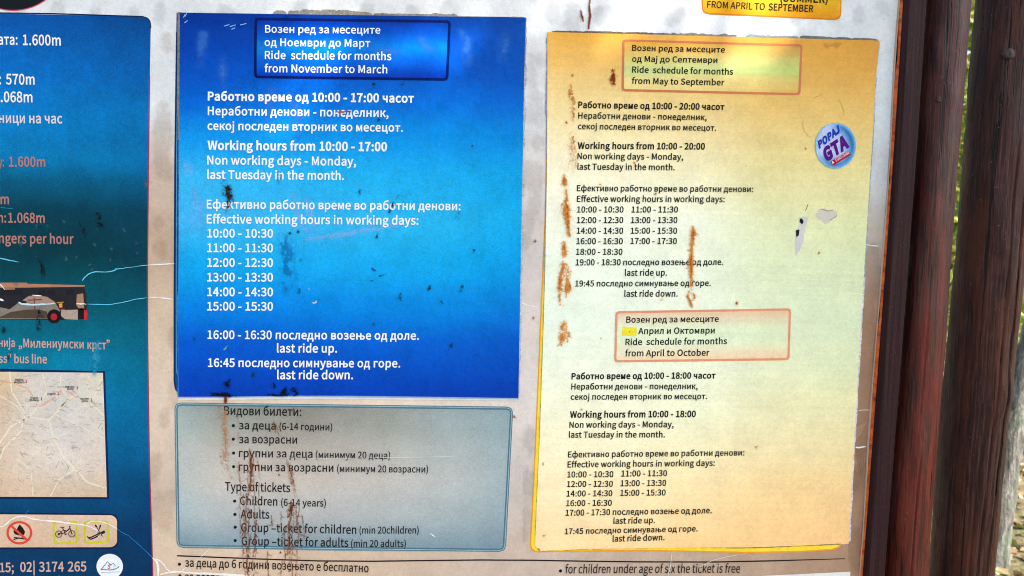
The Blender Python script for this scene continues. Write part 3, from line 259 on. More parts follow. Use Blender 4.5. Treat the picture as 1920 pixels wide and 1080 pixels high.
def print_mat(name, grain=0.25, speck=0.5, blotch=0.12, rough=0.45, spec=0.1, wave=0.15, streak=0.0, speckcol=(0.08, 0.06, 0.05)):
    q = NT(name); c = q.attr('print').outputs['Color']
    g = q.rng(q.noise(430, 2, 0.7), 0.25, 0.75, 1-grain, 1+grain)
    g2 = q.rng(q.noise(14, 5, 0.6), 0.3, 0.7, 1-blotch, 1+blotch)
    g3 = q.rng(q.noise(95, 4, 0.7), 0.3, 0.7, 1-blotch*0.8, 1+blotch*0.8)
    t = q.math('MULTIPLY', q.math('MULTIPLY', g, g2), g3)
    if streak:
        s1 = q.noise(1.0, 3, 0.6, stretch=(2.5, 1, 130)); t = q.math('MULTIPLY', t, q.rng(s1, 0.35, 0.65, 1-streak, 1+streak*0.6))
    vm = q.n('ShaderNodeVectorMath', operation='SCALE'); q.l(c, vm.inputs[0]); q.l(t, vm.inputs['Scale'])
    sp = q.math('MULTIPLY', q.rng(q.noise(260, 2, 0.5), 0.68, 0.74, 0, 1), q.rng(q.noise(24, 2), 0.42, 0.62, 0.05, 1))
    cc = q.mix(q.math('MULTIPLY', sp, speck), vm.outputs[0], speckcol)
    q.l(cc, q.b.inputs['Base Color'])
    q.b.inputs['Specular IOR Level'].default_value = spec
    q.l(q.rng(q.noise(40, 4), 0.3, 0.7, rough-0.08, rough+0.12), q.b.inputs['Roughness'])
    q.bump(q.math('ADD', q.noise(9, 3), q.math('MULTIPLY', q.noise(500, 2), 0.02)), wave, 0.02)
    return q.m
M_BOARD = print_mat('aged_vinyl_print', grain=0.14, speck=0.75, blotch=0.1, rough=0.55)
M_LEFT = print_mat('speckled_blue_print', grain=0.36, speck=0.55, blotch=0.16, rough=0.5, speckcol=(0.01, 0.02, 0.03))
M_BLUE = print_mat('glossy_blue_print', grain=0.26, speck=0.1, blotch=0.1, rough=0.3, spec=0.1, wave=0.3)
M_YEL = print_mat('yellow_print', grain=0.1, speck=0.35, blotch=0.075, rough=0.5, streak=0.028, speckcol=(0.3, 0.2, 0.08))
M_GREY = print_mat('grey_print', grain=0.2, speck=0.4, blotch=0.08, rough=0.55)
M_INK = print_mat('printed_ink', grain=0.12, speck=0.0, blotch=0.04, rough=0.5)
M_TORN = print_mat('torn_adhesive_edge', grain=0.5, speck=0.5, blotch=0.25, rough=0.9)
M_WHITE = print_mat('bare_white_vinyl', grain=0.1, speck=0.1, blotch=0.05, rough=0.5)

def stain_mat():
    q = NT('stain'); a = q.attr('print').outputs['Color']; cv = q.attr('cover').outputs['Fac']
    g = q.rng(q.noise(420, 2, 0.7), 0.25, 0.75, 0.7, 1.3)
    vm = q.n('ShaderNodeVectorMath', operation='SCALE'); q.l(a, vm.inputs[0]); q.l(g, vm.inputs['Scale'])
    q.l(vm.outputs[0], q.b.inputs['Base Color']); q.b.inputs['Roughness'].default_value = 0.85; q.b.inputs['Specular IOR Level'].default_value = 0.1
    q.l(cv, q.b.inputs['Alpha'])
    return q.m
M_STAIN = stain_mat()

# ------------------------------------------------------------------ stains (rust runs, mould, scuffs, painted sheen)
def blur(F, s):
    r = max(1, int(3*s)); x = np.arange(-r, r+1); kx = np.exp(-x*x/(2*s*s)); kx /= kx.sum()
    F = np.apply_along_axis(lambda m: np.convolve(m, kx, 'same'), 0, F)
    return np.apply_along_axis(lambda m: np.convolve(m, kx, 'same'), 1, F)
class Stain:
    def __init__(s, x0, y0, x1, y1, res=1.0):
        s.x0, s.y0, s.res = x0, y0, res; s.W = int((x1-x0)/res)+1; s.H = int((y1-y0)/res)+1
        s.fine = np.zeros((s.H, s.W)); s.soft = np.zeros((s.H, s.W))
    def put(s, F, x, y, a):
        i = int(round((y-s.y0)/s.res)); j = int(round((x-s.x0)/s.res))
        if 0 <= i < s.H and 0 <= j < s.W: F[i, j] += a
    def run(s, pts, width, n=6, amp=1.0, jit=0.6, soft=0.5, branch=0.0):
        """n wandering trickles along a path"""
        L = [0]
        for a, b in zip(pts, pts[1:]): L.append(L[-1]+math.hypot(b[0]-a[0], b[1]-a[1]))
        N = int(L[-1]/0.7)+2
        for q in range(n):
            off = random.gauss(0, width*0.35); t0 = random.uniform(0, 0.35) if n > 1 else 0; t1 = random.uniform(0.6, 1) if n > 1 else 1; w_ = 0
            for i in range(N):
                t = i/(N-1)
                if t < t0 or t > t1: continue
                x = np.interp(t*L[-1], L, [p[0] for p in pts]); y = np.interp(t*L[-1], L, [p[1] for p in pts])
                w_ = w_*0.93+random.gauss(0, jit); a = amp*random.uniform(0.3, 1.5)
                if random.random() < 0.03: off += random.gauss(0, width*0.25)
                s.put(s.fine, x+off+w_, y, a); s.put(s.soft, x+off*1.1+random.gauss(0, width*0.32), y, a*soft)
                if random.random() < branch:
                    ang = random.choice((-1, 1))*random.uniform(0.5, 1.3); bx, by = x+off+w_, y
                    for m in range(random.randint(3, 9)):
                        bx += math.sin(ang)+random.gauss(0, 0.4); by += math.cos(ang)*0.8+random.gauss(0, 0.4); s.put(s.fine, bx, by, a*0.8)
        return s
    def spot(s, x, y, r, amp=1.0, soft=0.6):
        for i in range(int(10+r*r*1.2)):
            a = random.uniform(0, 6.28); d = abs(random.gauss(0, r*0.5))
            s.put(s.fine, x+math.cos(a)*d*0.8, y+math.sin(a)*d, amp); s.put(s.soft, x+random.gauss(0, r*1.1), y+random.gauss(0, r*1.3), amp*soft)
        return s
    def build(s, parent, light, dark, k, name='rust_stain', gain=1.4, halo=1.0, sharp=0.75, maxa=0.95, label=None, brk=1.0, tone=1.0):
        f = blur(s.fine, sharp)*gain*1.0; h = blur(s.soft, 2.6)*halo*1.6
        nz = blur(RNG.standard_normal(f.shape), 1.1)*4+blur(RNG.standard_normal(f.shape), 2.6)*7; rough_ = np.clip(0.62+0.3*(1-brk)+0.55*brk*nz, 0.03, 1.8)
        A = np.clip((1-np.exp(-f*rough_))+0.55*(1-np.exp(-h*rough_)), 0, maxa); A[A < 0.035] = 0
        T = (np.clip(1-np.exp(-f*rough_*0.9), 0, 1)**tone)[..., None]
        C = linv(light)*(1-T)+linv(dark)*T
        cell = (A[:-1, :-1]+A[1:, :-1]+A[:-1, 1:]+A[1:, 1:]) > 0
        use = np.zeros_like(A, bool); use[:-1, :-1] |= cell; use[1:, :-1] |= cell; use[:-1, 1:] |= cell; use[1:, 1:] |= cell
        idx = -np.ones(A.shape, int); idx[use] = np.arange(use.sum()); ii, jj = np.nonzero(use)
        V = [P(s.x0+j*s.res, s.y0+i*s.res, k) for i, j in zip(ii, jj)]
        ci, cj = np.nonzero(cell)
        F = np.stack([idx[ci, cj], idx[ci+1, cj], idx[ci+1, cj+1], idx[ci, cj+1]], 1).tolist()
        if not F: return
        return mesh(name, V, F, M_STAIN, parent, C[use], cover=A[use], label=label)

# ------------------------------------------------------------------ solid helpers
def box(bm, c, s):
    m = bmesh.ops.create_cube(bm, size=1.0)
    for v in m['verts']: v.co = Vector((c[0]+v.co.x*s[0], c[1]+v.co.y*s[1], c[2]+v.co.z*s[2]))
def bm_obj(name, bm, mat, parent=None, smooth=False, label=None, bevel=0.0):
    if bevel: bmesh.ops.bevel(bm, geom=bm.edges[:], offset=bevel, segments=2, affect='EDGES')
    V = [v.co.copy() for v in bm.verts]; bm.verts.index_update(); F = [[v.index for v in f.verts] for f in bm.faces]; bm.free()
    return mesh(name, V, F, mat, parent, smooth=smooth, label=label)
def prism(name, profile, a, b, mat, parent, label=None):
    """profile [(along x, y)] swept from a to b (both lie on y = 0)"""
    V = [Vector((a.x+x, y, a.z)) for x, y in profile]+[Vector((b.x+x, y, b.z)) for x, y in profile]; n = len(profile)
    F = [[i, (i+1) % n, n+(i+1) % n, n+i] for i in range(n)]+[list(range(n))[::-1], list(range(n, 2*n))]
    return mesh(name, V, F, mat, parent, label=label)
def tube(path, radii, seg=12):
    V = []; F = []
    for i, (p, r) in enumerate(zip(path, radii)):
        a = path[max(0, i-1)]; b = path[min(len(path)-1, i+1)]; d = (Vector(b)-Vector(a)).normalized()
        x = d.orthogonal().normalized() if i == 0 else (px_-d*px_.dot(d)).normalized()
        px_ = x; y = d.cross(x)
        V += [Vector(p)+(x*math.cos(t)+y*math.sin(t))*r for t in [2*math.pi*j/seg for j in range(seg)]]
        if i: F += [[(i-1)*seg+j, (i-1)*seg+(j+1) % seg, i*seg+(j+1) % seg, i*seg+j] for j in range(seg)]
    F += [list(range(seg))[::-1], list(range(len(V)-seg, len(V)))]
    return V, F

# ================================================================== THE BOARD
board = empty('information_board', (0.0, 0.02, 0.45), 'large weathered white information board in a dark frame, fixed in front of two logs', 'notice board')
GB = Grid([-700, 300, 640, 1000, 1300, 1660], [-420, 0, 200, 330, 450, 600, 750, 900, 1040, 1500], [  # pale top, beige lower part: warm shade and grime painted into the colour
    [(206, 212, 216)]*6,
    [(216, 222, 226), (216, 222, 226), (232, 234, 236), (234, 236, 238), (234, 236, 240), (214, 220, 224)],
    [(212, 216, 220), (214, 218, 222), (215, 218, 222), (220, 222, 226), (215, 220, 226), (206, 215, 222)],
    [(200, 184, 170), (197, 180, 166), (200, 190, 180), (214, 210, 208), (210, 210, 212), (198, 203, 208)],
    [(185, 160, 140), (188, 164, 144), (195, 175, 160), (208, 201, 198), (200, 192, 188), (178, 168, 158)],
    [(205, 185, 162), (206, 186, 164), (210, 192, 175), (215, 206, 202), (195, 175, 160), (167, 134, 110)],
    [(215, 198, 180), (216, 200, 182), (226, 206, 186), (222, 215, 212), (195, 172, 155), (170, 136, 110)],
    [(205, 185, 170), (206, 187, 172), (206, 190, 176), (202, 194, 190), (185, 165, 148), (152, 118, 95)],
    [(210, 190, 170), (212, 192, 172), (206, 184, 163), (200, 183, 172), (190, 168, 150), (163, 130, 106)],
    [(200, 178, 158)]*6])
sheet('panel', board, M_BOARD, [(-700, -420), (-700, 1500)], [(1722, -420), (1684, 0), (1669, 270), (1649, 540), (1630, 810), (1610, 1080), (1578, 1500)], GB, 0, 90, 90, thick=0.014)

# --- the blue panel printed on the left
GL = Grid([-500, 0, 150, 285], [25, 130, 230, 300, 350, 400, 470, 540, 610, 680, 780, 920, 1000, 1500], [  # the dark teal band halfway down is shade painted into the print
    [(0, 85, 170), (0, 84, 168), (0, 76, 152), (0, 66, 132)],
    [(0, 105, 190), (0, 105, 190), (0, 100, 180), (0, 88, 165)],
    [(0, 125, 200), (0, 124, 198), (0, 118, 188), (0, 108, 172)],
    [(0, 115, 175), (0, 115, 172), (0, 114, 172), (0, 108, 168)],
    [(0, 76, 108), (0, 80, 112), (0, 84, 120), (0, 84, 126)],
    [(0, 56, 74), (0, 58, 76), (0, 58, 78), (0, 62, 86)],
    [(0, 52, 64), (0, 54, 68), (0, 54, 68), (0, 58, 76)],
    [(0, 68, 82), (0, 72, 86), (0, 76, 92), (0, 72, 92)],
    [(0, 98, 122), (0, 98, 122), (0, 96, 120), (0, 88, 115)],
    [(0, 118, 150), (0, 118, 150), (0, 122, 162), (0, 104, 140)],
    [(0, 110, 160), (0, 110, 160), (0, 112, 164), (0, 104, 156)],
    [(0, 74, 122), (0, 74, 122), (0, 74, 124), (0, 70, 118)],
    [(4, 56, 100), (4, 56, 100), (4, 56, 98), (2, 52, 96)],
    [(10, 42, 80)]*4])
lr = [(283, 31), (281, 140), (279, 300), (277, 500), (277.5, 640), (279, 760), (281, 880), (285, 1000), (287, 1080), (294, 1400)]
sheet('blue_print', board, M_LEFT, [(-560, 14), (-560, 1400)], lr, GL, 1, 60, 110, r=(14, 14, 14, 14))
f = Flat(); f.stroke([(x-0.5, y) for x, y in lr if y > 40 and y < 1390][:], 2.0, (150, 40, 85), 1.6)
f.stroke([(-200, 21.5), (100, 25.5), (268, 31)], 2.2, (4, 30, 70), 1.6)
f.stroke([(268, 31), (276, 34), (281.5, 41), (283, 52)], 2.0, (40, 25, 80), 1.7)
f.build('border_line', M_INK, board)
f = Flat(); f.dot(25, -83, 103.5, 103.5, (200, 70, 110), 1, 72); f.dot(25, -83, 101.5, 101.5, (16, 24, 30), 1.5, 72); f.build('dark_disc', M_GREY, board)

W1, W2 = (232, 232, 238), (168, 120, 113)
B = dict(wt=0.03)
writing(board, [('ата:', -3, 33, 83.2, .012, 19, B), ('1.600m', 43, 114, 84.2, .012, 19, B), ('570m', 11, 65, 157.8, .008, 19, B), (':', -1, 2, 157.6, .008, 19, B),
    ('.068m', 1.5, 61, 191, .008, 19, B)], W1, 3)
writing(board, [('ници на час', -2, 117, 230, .01, 18, B)], (214, 206, 212), 3)
writing(board, [('y:', -3, 7.5, 312, .01, 17.5, B), ('1.600m', 17, 85, 312, .01, 18, B), ('m', 1, 17, 382.5, .01, 18, B), ('h:', -3, 11.5, 417, .005, 18, B), ('1.068m', 15.5, 84, 417.2, .008, 18, B),
    ('ngers per hour', -2, 138, 455.5, .012, 18, B)], W2, 3)
writing(board, [('нија', -2, 28, 650, .012, 15.5, B), ('„Милениумски', 35, 157, 651, .018, 16, B), ('крст”', 164, 206, 654, .018, 15.5, B), ('ss"', -2, 21, 680, .005, 15.5, B), ('bus line', 27, 88, 680.5, .008, 15.5, B)], (190, 160, 156), 3)
writing(board, [('15;', 0, 26, 1072.5, -.012, 17, {}), ('02|', 38, 65, 1072, -.012, 17.5, {}), ('3174', 73, 120, 1071.6, -.012, 17.5, {}), ('265', 127, 162, 1071.2, -.012, 17.5, {})], (196, 168, 158), 3)

# bus picture
f = Flat(); K = 2
f.poly([(-60, 541), (0, 540), (158, 537.5), (160, 535), (52, 532), (50, 530), (0, 530), (-60, 531)], (172, 122, 96), K)
f.poly([(-60, 540), (0, 539.5), (158, 538.5), (161, 555), (162, 598), (120, 600), (-60, 598)], (36, 36, 44), K+.3)
f.poly([(-60, 598), (-60, 568), (5, 577), (18, 580), (34, 568), (46, 570), (62, 556), (86, 556), (104, 568), (112, 582), (110, 596), (90, 598)], (128, 121, 116), K+.6)
f.poly([(42, 563), (54, 555), (68, 553.5), (88, 556.5), (103, 566), (104, 569), (70, 571)], (160, 134, 122), K+.8)
f.poly([(0, 594), (20, 585), (50, 580.5), (72, 580), (88, 584), (91, 597), (0, 596.5)], (78, 66, 56), K+.9)
f.poly([(63, 559), (66, 559), (66.5, 580), (63.5, 580)], (116, 70, 60), K+1.0)
f.poly([(52, 562), (78, 560), (79, 562.5), (53, 564)], (110, 72, 64), K+1.05)
f.poly([(115, 581.5), (146, 580.5), (146, 599.5), (122, 598.5), (114, 592)], (166, 150, 142), K+1.1)
f.poly([(146, 578), (157.5, 578), (157.5, 598), (146, 598)], (24, 24, 28), K+1.1)
f.poly([(144, 552), (156, 550), (158, 581), (150, 582), (143, 572)], (160, 124, 100), K+1.1)
f.poly([(157, 548), (161, 546), (162.5, 580), (158, 582)], (48, 36, 38), K+1.3)
f.poly([(157.5, 582), (163.5, 581), (163.5, 599.8), (157.5, 599.8)], (196, 40, 46), K+1.3)
f.poly([(110, 569.5), (116.5, 568.5), (117, 576), (111.5, 577)], (220, 150, 50), K+1.2)
f.poly([(106, 566.5), (119, 565.5), (119.5, 567.5), (107, 568.5)], (170, 130, 60), K+1.2)
f.poly([(112, 579.5), (121, 578.5), (121.5, 581), (113, 582)], (170, 50, 50), K+1.2)
for a, b in ((0, 24), (24, 44), (70, 86), (88, 104), (122, 140)):
    f.poly([(a+1, 543), (b-1, 543), (b-1, 553), (a+1, 554)], (30, 30, 38), K+.45)
f.poly([(8, 540), (28, 539.7), (28, 543), (8, 543.5)], (150, 105, 80), K+.6)
bus = f.build('bus_picture', M_GREY, board)
f = Flat(); f.dot(101.5, 593, 13, 13, (22, 20, 24), K+1.5); f.dot(101, 594, 6.3, 6.6, (150, 40, 46), K+1.8); f.dot(101, 594.5, 3.4, 3.6, (190, 40, 50), K+2.0); f.dot(101, 594.5, 1.4, 1.4, (90, 20, 30), K+2.2)
f.build('bus_wheel', M_GREY, bus)

# city map
GM = Grid([-500, 0, 60, 120, 200], [695, 740, 800, 870, 935], [
    [(205, 190, 165), (214, 196, 160), (205, 200, 192), (206, 202, 198), (216, 206, 184)],
    [(205, 178, 150), (210, 184, 156), (208, 204, 196), (206, 204, 200), (212, 206, 194)],
    [(206, 180, 158), (210, 190, 172), (212, 204, 196), (210, 206, 204), (214, 206, 198)],
    [(212, 192, 172), (212, 192, 172), (214, 202, 190), (215, 205, 198), (214, 202, 190)],
    [(204, 178, 150), (205, 180, 154), (208, 184, 160), (210, 188, 165), (208, 184, 160)]])
f = Flat(); f.poly([(-500, 686), (0, 691.5), (197, 696), (200.5, 800), (205, 936), (0, 936), (-500, 934)], (6, 36, 84), 1.6); f.build('map_border', M_INK, board)
mp_ = sheet('map', board, M_BOARD, [(-500, 692), (-500, 930)], [(193, 699), (196.5, 800), (200.5, 932)], GM, 2.2, 40, 20)
f = Flat(); K = 2.7; pale = (226, 220, 200)
for pts, wd in (([(0, 830), (20, 800), (55, 782), (92, 788), (115, 762), (140, 740), (170, 755), (195, 780)], 4), ([(55, 782), (68, 765), (88, 735), (80, 700)], 3), ([(92, 788), (100, 820), (118, 855), (140, 880), (165, 905), (198, 915)], 5),
                ([(18, 697), (22, 735), (48, 775), (38, 810), (8, 840), (0, 860)], 4), ([(115, 762), (128, 748), (112, 722), (115, 700)], 3), ([(140, 880), (110, 900), (95, 930)], 3), ([(100, 775), (150, 800), (196, 822)], 2.5), ([(170, 755), (186, 725), (192, 702)], 3),
                ([(30, 860), (58, 880), (62, 930)], 2), ([(0, 742), (30, 760), (60, 790)], 2.5)):
    f.stroke(pts, wd*.7, pale, K)
for pts in ([(-20, 712), (0, 714.5), (22, 718)], [(28, 720), (52, 728), (55, 735)], [(56, 735), (62, 743)], [(72, 758), (75, 762), (84, 757), (100, 746), (104, 744)], [(112, 740), (115, 729)], [(124, 733), (133, 737), (144, 745)]):
    f.stroke(pts, 2.0, (226, 166, 134), K+.3)
for i in range(170):
    x, y = random.uniform(-60, 192), random.uniform(702, 926); 
    if random.random() < 0.55: a = random.choice((-1.0, 0.55, 1.05, 0.5))+random.gauss(0, .12)
    else: a = random.gauss(0, .15)
    L = random.uniform(4, 15); f.stroke([(x, y), (x+math.cos(a)*L*.5, y+math.sin(a)*L*.5), (min(197, x+math.cos(a)*L), min(929, y+math.sin(a)*L))], random.uniform(.8, 1.5), random.choice(((172, 168, 156), (184, 178, 164), (164, 164, 140), (182, 170, 172))), K+.3)
for i in range(26):
    x, y = random.uniform(0, 185), random.uniform(700, 920)
    for j in range(random.randint(1, 3)): f.stroke([(x, y+2.2*j), (x+random.uniform(6, 16), y+2.2*j+.3)], 1.0, (182, 174, 172), K+.3)
for x, y in ((49, 715), (78, 748), (109, 738), (145, 727), (172, 750)): f.stroke([(x, y-3), (x, y+3)], 1.5, (196, 40, 50), K+.5); f.dot(x, y+2, 1.5, 1, (196, 40, 50), K+.5, 8)
for s, x0, x1, y in (('ПЛОШТАД', 28, 44, 714), ('МАКЕДОНИЈА', 26, 46, 718.5), ('ГРАДСКА', 57, 72, 747.5), ('БОЛНИЦА', 56, 73, 752), ('СТАДИОН', 88, 104, 740), ('КОМПЛЕКС', 122, 140, 727), ('БАНКИ', 126, 138, 731), ('ТРАНСПОРТ', 150, 167, 749.5), ('ЦЕНТАР', 153, 165, 754)):
    write(f, s, x0, x1, y, .01, 3.4, (40, 38, 42), K+.5, wt=0.05)
f.build('map_lines', M_INK, mp_)

# pictogram strip
GS = column([960, 1030], [(216, 190, 170), (206, 178, 154)])
f = Flat(); f.poly(rrect([(-400, 957), (222, 963.5), (221.5, 1029), (-400, 1031)], 15), (8, 30, 66), 1.6); f.build('strip_border', M_INK, board)
strip_ = sheet('pictogram_strip', board, M_BOARD, [(-400, 961), (-400, 1027)], [(219.5, 966), (219.5, 1026)], GS, 2.2, 30, 10, r=(14, 14, 14, 14))
K = 3
f = Flat(); f.strip(ellipse(36.3, 999, 24.3, 22, 40), ellipse(36.3, 999, 20, 17.8, 40), (214, 70, 58), K, True); f.stroke([(22, 987), (51, 1013)], 4.5, (214, 70, 58), K+.4)
f.poly([(37, 983), (43, 990), (47, 997), (45, 1003), (38, 1004), (28, 1002), (25, 997), (28, 990), (31, 994), (33, 989)], (28, 22, 22), K+.2)
f.stroke([(26, 1008), (40, 1009.5), (47, 1008)], 2.2, (28, 22, 22), K+.2); f.stroke([(25, 1012), (36, 1008.5), (46, 1011)], 1.8, (28, 22, 22), K+.2)
f.build('no_fire_sign', M_INK, strip_)
def ring_sq(q):
    f = Flat(); f.strip(rrect(q, 6), rrect([(q[0][0]+3.6, q[0][1]+3.6), (q[1][0]-3.6, q[1][1]+3.6), (q[2][0]-3.6, q[2][1]-3.6), (q[3][0]+3.6, q[3][1]-3.6)], 3.5), (192, 198, 40), K, True); return f
f = ring_sq([(98.5, 977.5), (145, 976.5), (146, 1019), (101, 1020.5)]); D = (38, 30, 30)
for cx, cy in ((110.3, 1001.5), (134.8, 1001)):
    f.strip(ellipse(cx, cy, 6.7, 6.6), ellipse(cx, cy, 5.4, 5.3), D, K, True)
    for a in range(8): f.stroke([(cx, cy), (cx+5.6*math.cos(a*.785), cy+5.6*math.sin(a*.785))], .4, (110, 95, 90), K)
f.dot(110.3, 1001.5, 2, 2, D, K+.2, 12)
for pts, wd in (([(110.3, 1001.5), (120, 999.5), (129, 993), (131, 990.5)], 1.7), ([(117, 990), (119.5, 994), (122, 1001), (124, 1002.5)], 1.6), ([(119, 994), (125, 995.5), (129.5, 991.5)], 1.8), ([(113, 988.5), (120.5, 988.8)], 1.8), ([(129, 987.5), (132.5, 987)], 1.5), ([(130.5, 987.5), (134.8, 1001)], 1.7), ([(110.3, 1001.5), (116, 996), (119, 994)], 1.0), ([(121, 1003), (126, 1001)], 1.4)): f.stroke(pts, wd, D, K+.2)
f.build('bicycle_sign', M_INK, strip_)
f = ring_sq([(156.5, 977), (203.5, 976), (204.5, 1017.5), (158, 1020)])
for pts, wd in (([(163.5, 1006), (167, 1008.5), (174, 1006), (196, 995.5)], 2.4), ([(166, 1009.5), (170.5, 1011), (178, 1008), (197, 997.5)], 2.6), ([(178.5, 984), (182, 989), (186, 997), (192, 1006)], 1.4), ([(188.5, 984), (187, 989), (184.5, 997), (183, 1001)], 1.4), ([(178.5, 984), (181.5, 988.5)], 3.0), ([(188.7, 984), (187.2, 989)], 2.8)): f.stroke(pts, wd, D, K+.2)
f.build('ski_sign', M_INK, strip_)
# round emblem
f = Flat(); f.dot(205.7, 1062, 24.8, 23.6, (228, 236, 246), 2, 48)
for pts, wd, c in (([(190, 1067.5), (196, 1060), (201.5, 1053), (205, 1057), (208, 1059.5)], 1.5, (60, 120, 70)), ([(208, 1059.5), (212, 1055.5), (216.5, 1061)], 1.4, (70, 150, 90)), ([(189, 1068), (197, 1068), (206, 1068.8), (215, 1067.5), (222.5, 1063.5), (223, 1061.5)], 1.9, (50, 150, 210)), ([(189, 1067), (192, 1069)], 2.5, (20, 160, 190)),
                   ([(206.5, 1059.5), (202.5, 1060.5), (205.5, 1063), (206.5, 1065), (202, 1066)], 1.7, (200, 30, 50)), ([(216, 1062), (212.5, 1062), (212, 1065), (215, 1066)], 1.1, (190, 205, 225)), ([(189.5, 1073.3), (225, 1072.3)], .7, (80, 80, 90)), ([(207, 1058), (208.5, 1060.3)], 1.5, (70, 60, 30))): f.stroke(pts, wd, c, 2.5)
f.build('round_emblem', M_INK, board)

# --- yellow label at the very top
f = Flat(); q = [(1315, -60), (1579, -48), (1577, 38), (1316, 26.5)]
f.poly(rrect(q, 13), (206, 122, 30), 1); f.build('label_border', M_INK, board)
lab_ = sheet('yellow_label', board, M_YEL, [(1317.5, -58), (1317.8, 24.5)], [(1577, -46), (1575.2, 35.5)], column([-50, 0, 22, 38], [(232, 196, 40), (228, 180, 36), (226, 160, 26), (222, 142, 24)]), 1.6, 20, 14, r=(12, 12, 12, 12))
writing(lab_, [('(SUMMER)', 1463, 1552, 2.4, .035, 15, dict(wt=.035)), ('FROM APRIL TO', 1326, 1434, 14, .043, 12.3, dict(wt=.012)), ('SEPTEMBER', 1441, 1525, 18.9, .045, 12.6, dict(wt=.03))], (34, 28, 20), 3)

# --- printed panels showing from under the posters
f = Flat()
f.poly([(331, 24), (336, 24), (336, 746)][:0]+[(331, 24), (980, 32), (966, 744), (345, 741), (334, 738), (328, 730), (325.5, 715), (325.5, 560), (327, 300)], (16, 74, 140), 1)
f.build('blue_panel_print', M_BLUE, board)
f = Flat(); f.stroke([(331.5, 60), (328.4, 300), (327, 560), (327, 715), (329.5, 729)], 3.0, (4, 40, 90), 1.5); f.stroke([(333.6, 60), (331, 300), (330.4, 560), (331, 700)], 1.3, (70, 150, 200), 1.6); f.build('blue_panel_edge', M_BLUE, board)
f = Flat(); yb = [(1027, 62), (1021.5, 400), (1012, 620), (1007.8, 720), (1000, 900), (994, 1010)]
f.poly(yb+[(993.5, 1024), (996, 1031), (1004, 1035.5), (1100, 1034.5), (1200, 1033), (1400, 1037), (1500, 1035.5), (1560, 1031.5), (1574, 1027), (1579, 1018), (1600, 900), (1636, 90)], (234, 160, 44), 1)
ins = [(x+2.3, y) for x, y in yb]
f.poly(ins+[(996, 1022), (998.5, 1029), (1005, 1033), (1100, 1032), (1200, 1030.5), (1400, 1034.5), (1500, 1033), (1559, 1029), (1571, 1025), (1576, 1018), (1597, 900), (1633, 90)], (246, 216, 64), 1.5)
f.build('yellow_panel_print', M_YEL, board)

# --- grey ticket panel
q = [(327, 754.5), (962.5, 762.5), (948.5, 1034.5), (331, 1027)]
def rq(q, d): return [(q[0][0]+d, q[0][1]+d), (q[1][0]-d, q[1][1]+d), (q[2][0]-d, q[2][1]-d), (q[3][0]+d, q[3][1]-d)]
def bowed(pts): return [(x, y+(6*math.sin(math.pi*(x-331)/620)*max(0, (y-890)/145))) for x, y in pts]
f = Flat()
for d0, d1, c in ((0, 1.8, (84, 122, 140)), (1.8, 3.2, (150, 182, 192)), (3.2, 6, (76, 116, 136))):
    f.strip(bowed(rrect(rq(q, d0), 13-d0, 8)), bowed(rrect(rq(q, d1), 13-d1, 8)), c, 1.6, True)
# keep long edges following the bow
f.build('ticket_panel_border', M_GREY, board)
GG = Grid([330, 420, 560, 700, 850, 955], [755, 790, 850, 900, 960, 1034], [
    [(150, 166, 166), (140, 146, 142), (140, 136, 128), (146, 146, 140), (150, 164, 164), (142, 164, 170)],
    [(168, 180, 178), (158, 160, 152), (152, 148, 138), (158, 158, 150), (164, 176, 176), (150, 170, 176)],
    [(186, 190, 188), (190, 184, 174), (184, 174, 164), (186, 180, 172), (178, 184, 182), (160, 176, 180)],
    [(190, 194, 192), (198, 190, 182), (200, 188, 178), (198, 190, 184), (188, 190, 188), (164, 178, 182)],
    [(172, 186, 190), (184, 186, 186), (186, 184, 182), (182, 184, 184), (172, 182, 184), (152, 170, 178)],
    [(124, 148, 162), (126, 150, 164), (130, 152, 164), (130, 152, 164), (128, 150, 162), (122, 146, 160)]])
GG.rows = GG.rows*np.array((.97, .995, 1.01))
tk_ = sheet('ticket_panel', board, M_GREY, [(330, 758), (334, 1023.5)], [(959.5, 766), (945.5, 1031)], GG, 1.2, 50, 40, r=(10, 10, 10, 10), bow=[(330, 0), (480, 4.5), (640, 6), (800, 4.5), (950, 0)])

S = dict(wt=.02); s2 = dict(wt=-.004)
INK = (26, 26, 32)
writing(tk_, [('Видови билети:', 420, 565, 777.6, .0165, 16, S), ('за деца', 448, 517, 804.6, .013, 15, S), ('(6-14 години)', 524, 623, 805.8, .012, 12.6, S), ('за возрасни', 448, 557, 830.6, .011, 15, S),
    ('групни за деца', 448, 586, 857, .011, 15, S), ('(минимум 20 деца)', 592, 731.5, 858.8, .01, 12.6, S), ('групни за возрасни', 448, 625, 882.5, .012, 15, S), ('(минимум 20 возрасни)', 632, 802.5, 885, .006, 12.6, S)], INK, 3)
writing(tk_, [('Type of tickets', 422, 544, 920, .022, 16, S), ('Children', 450, 520, 946.6, .02, 15.5, S), ('(6-14 years)', 527, 611, 948.5, .016, 13, S), ('Adults', 451, 505, 971.6, .015, 15.5, S),
    ('Group –ticket for children', 452, 668, 996.6, .02, 15.5, S), ('(min 20children)', 674, 785, 1000.3, 0, 12.6, S), ('Group –ticket for adults', 453, 653, 1022, .017, 15.5, S), ('(min 20 adults)', 658, 761, 1025.4, .001, 12.6, S)], INK, 3)
f = Flat()
for x, y in ((437.5, 798), (437.5, 823.5), (438, 849.5), (438, 875), (440, 939.5), (440.5, 964.5), (441, 988.5), (441, 1013.5)): f = Flat(); f.dot(x, y, 3, 3, INK, 3, 12); f.build('bullet', M_INK, tk_)
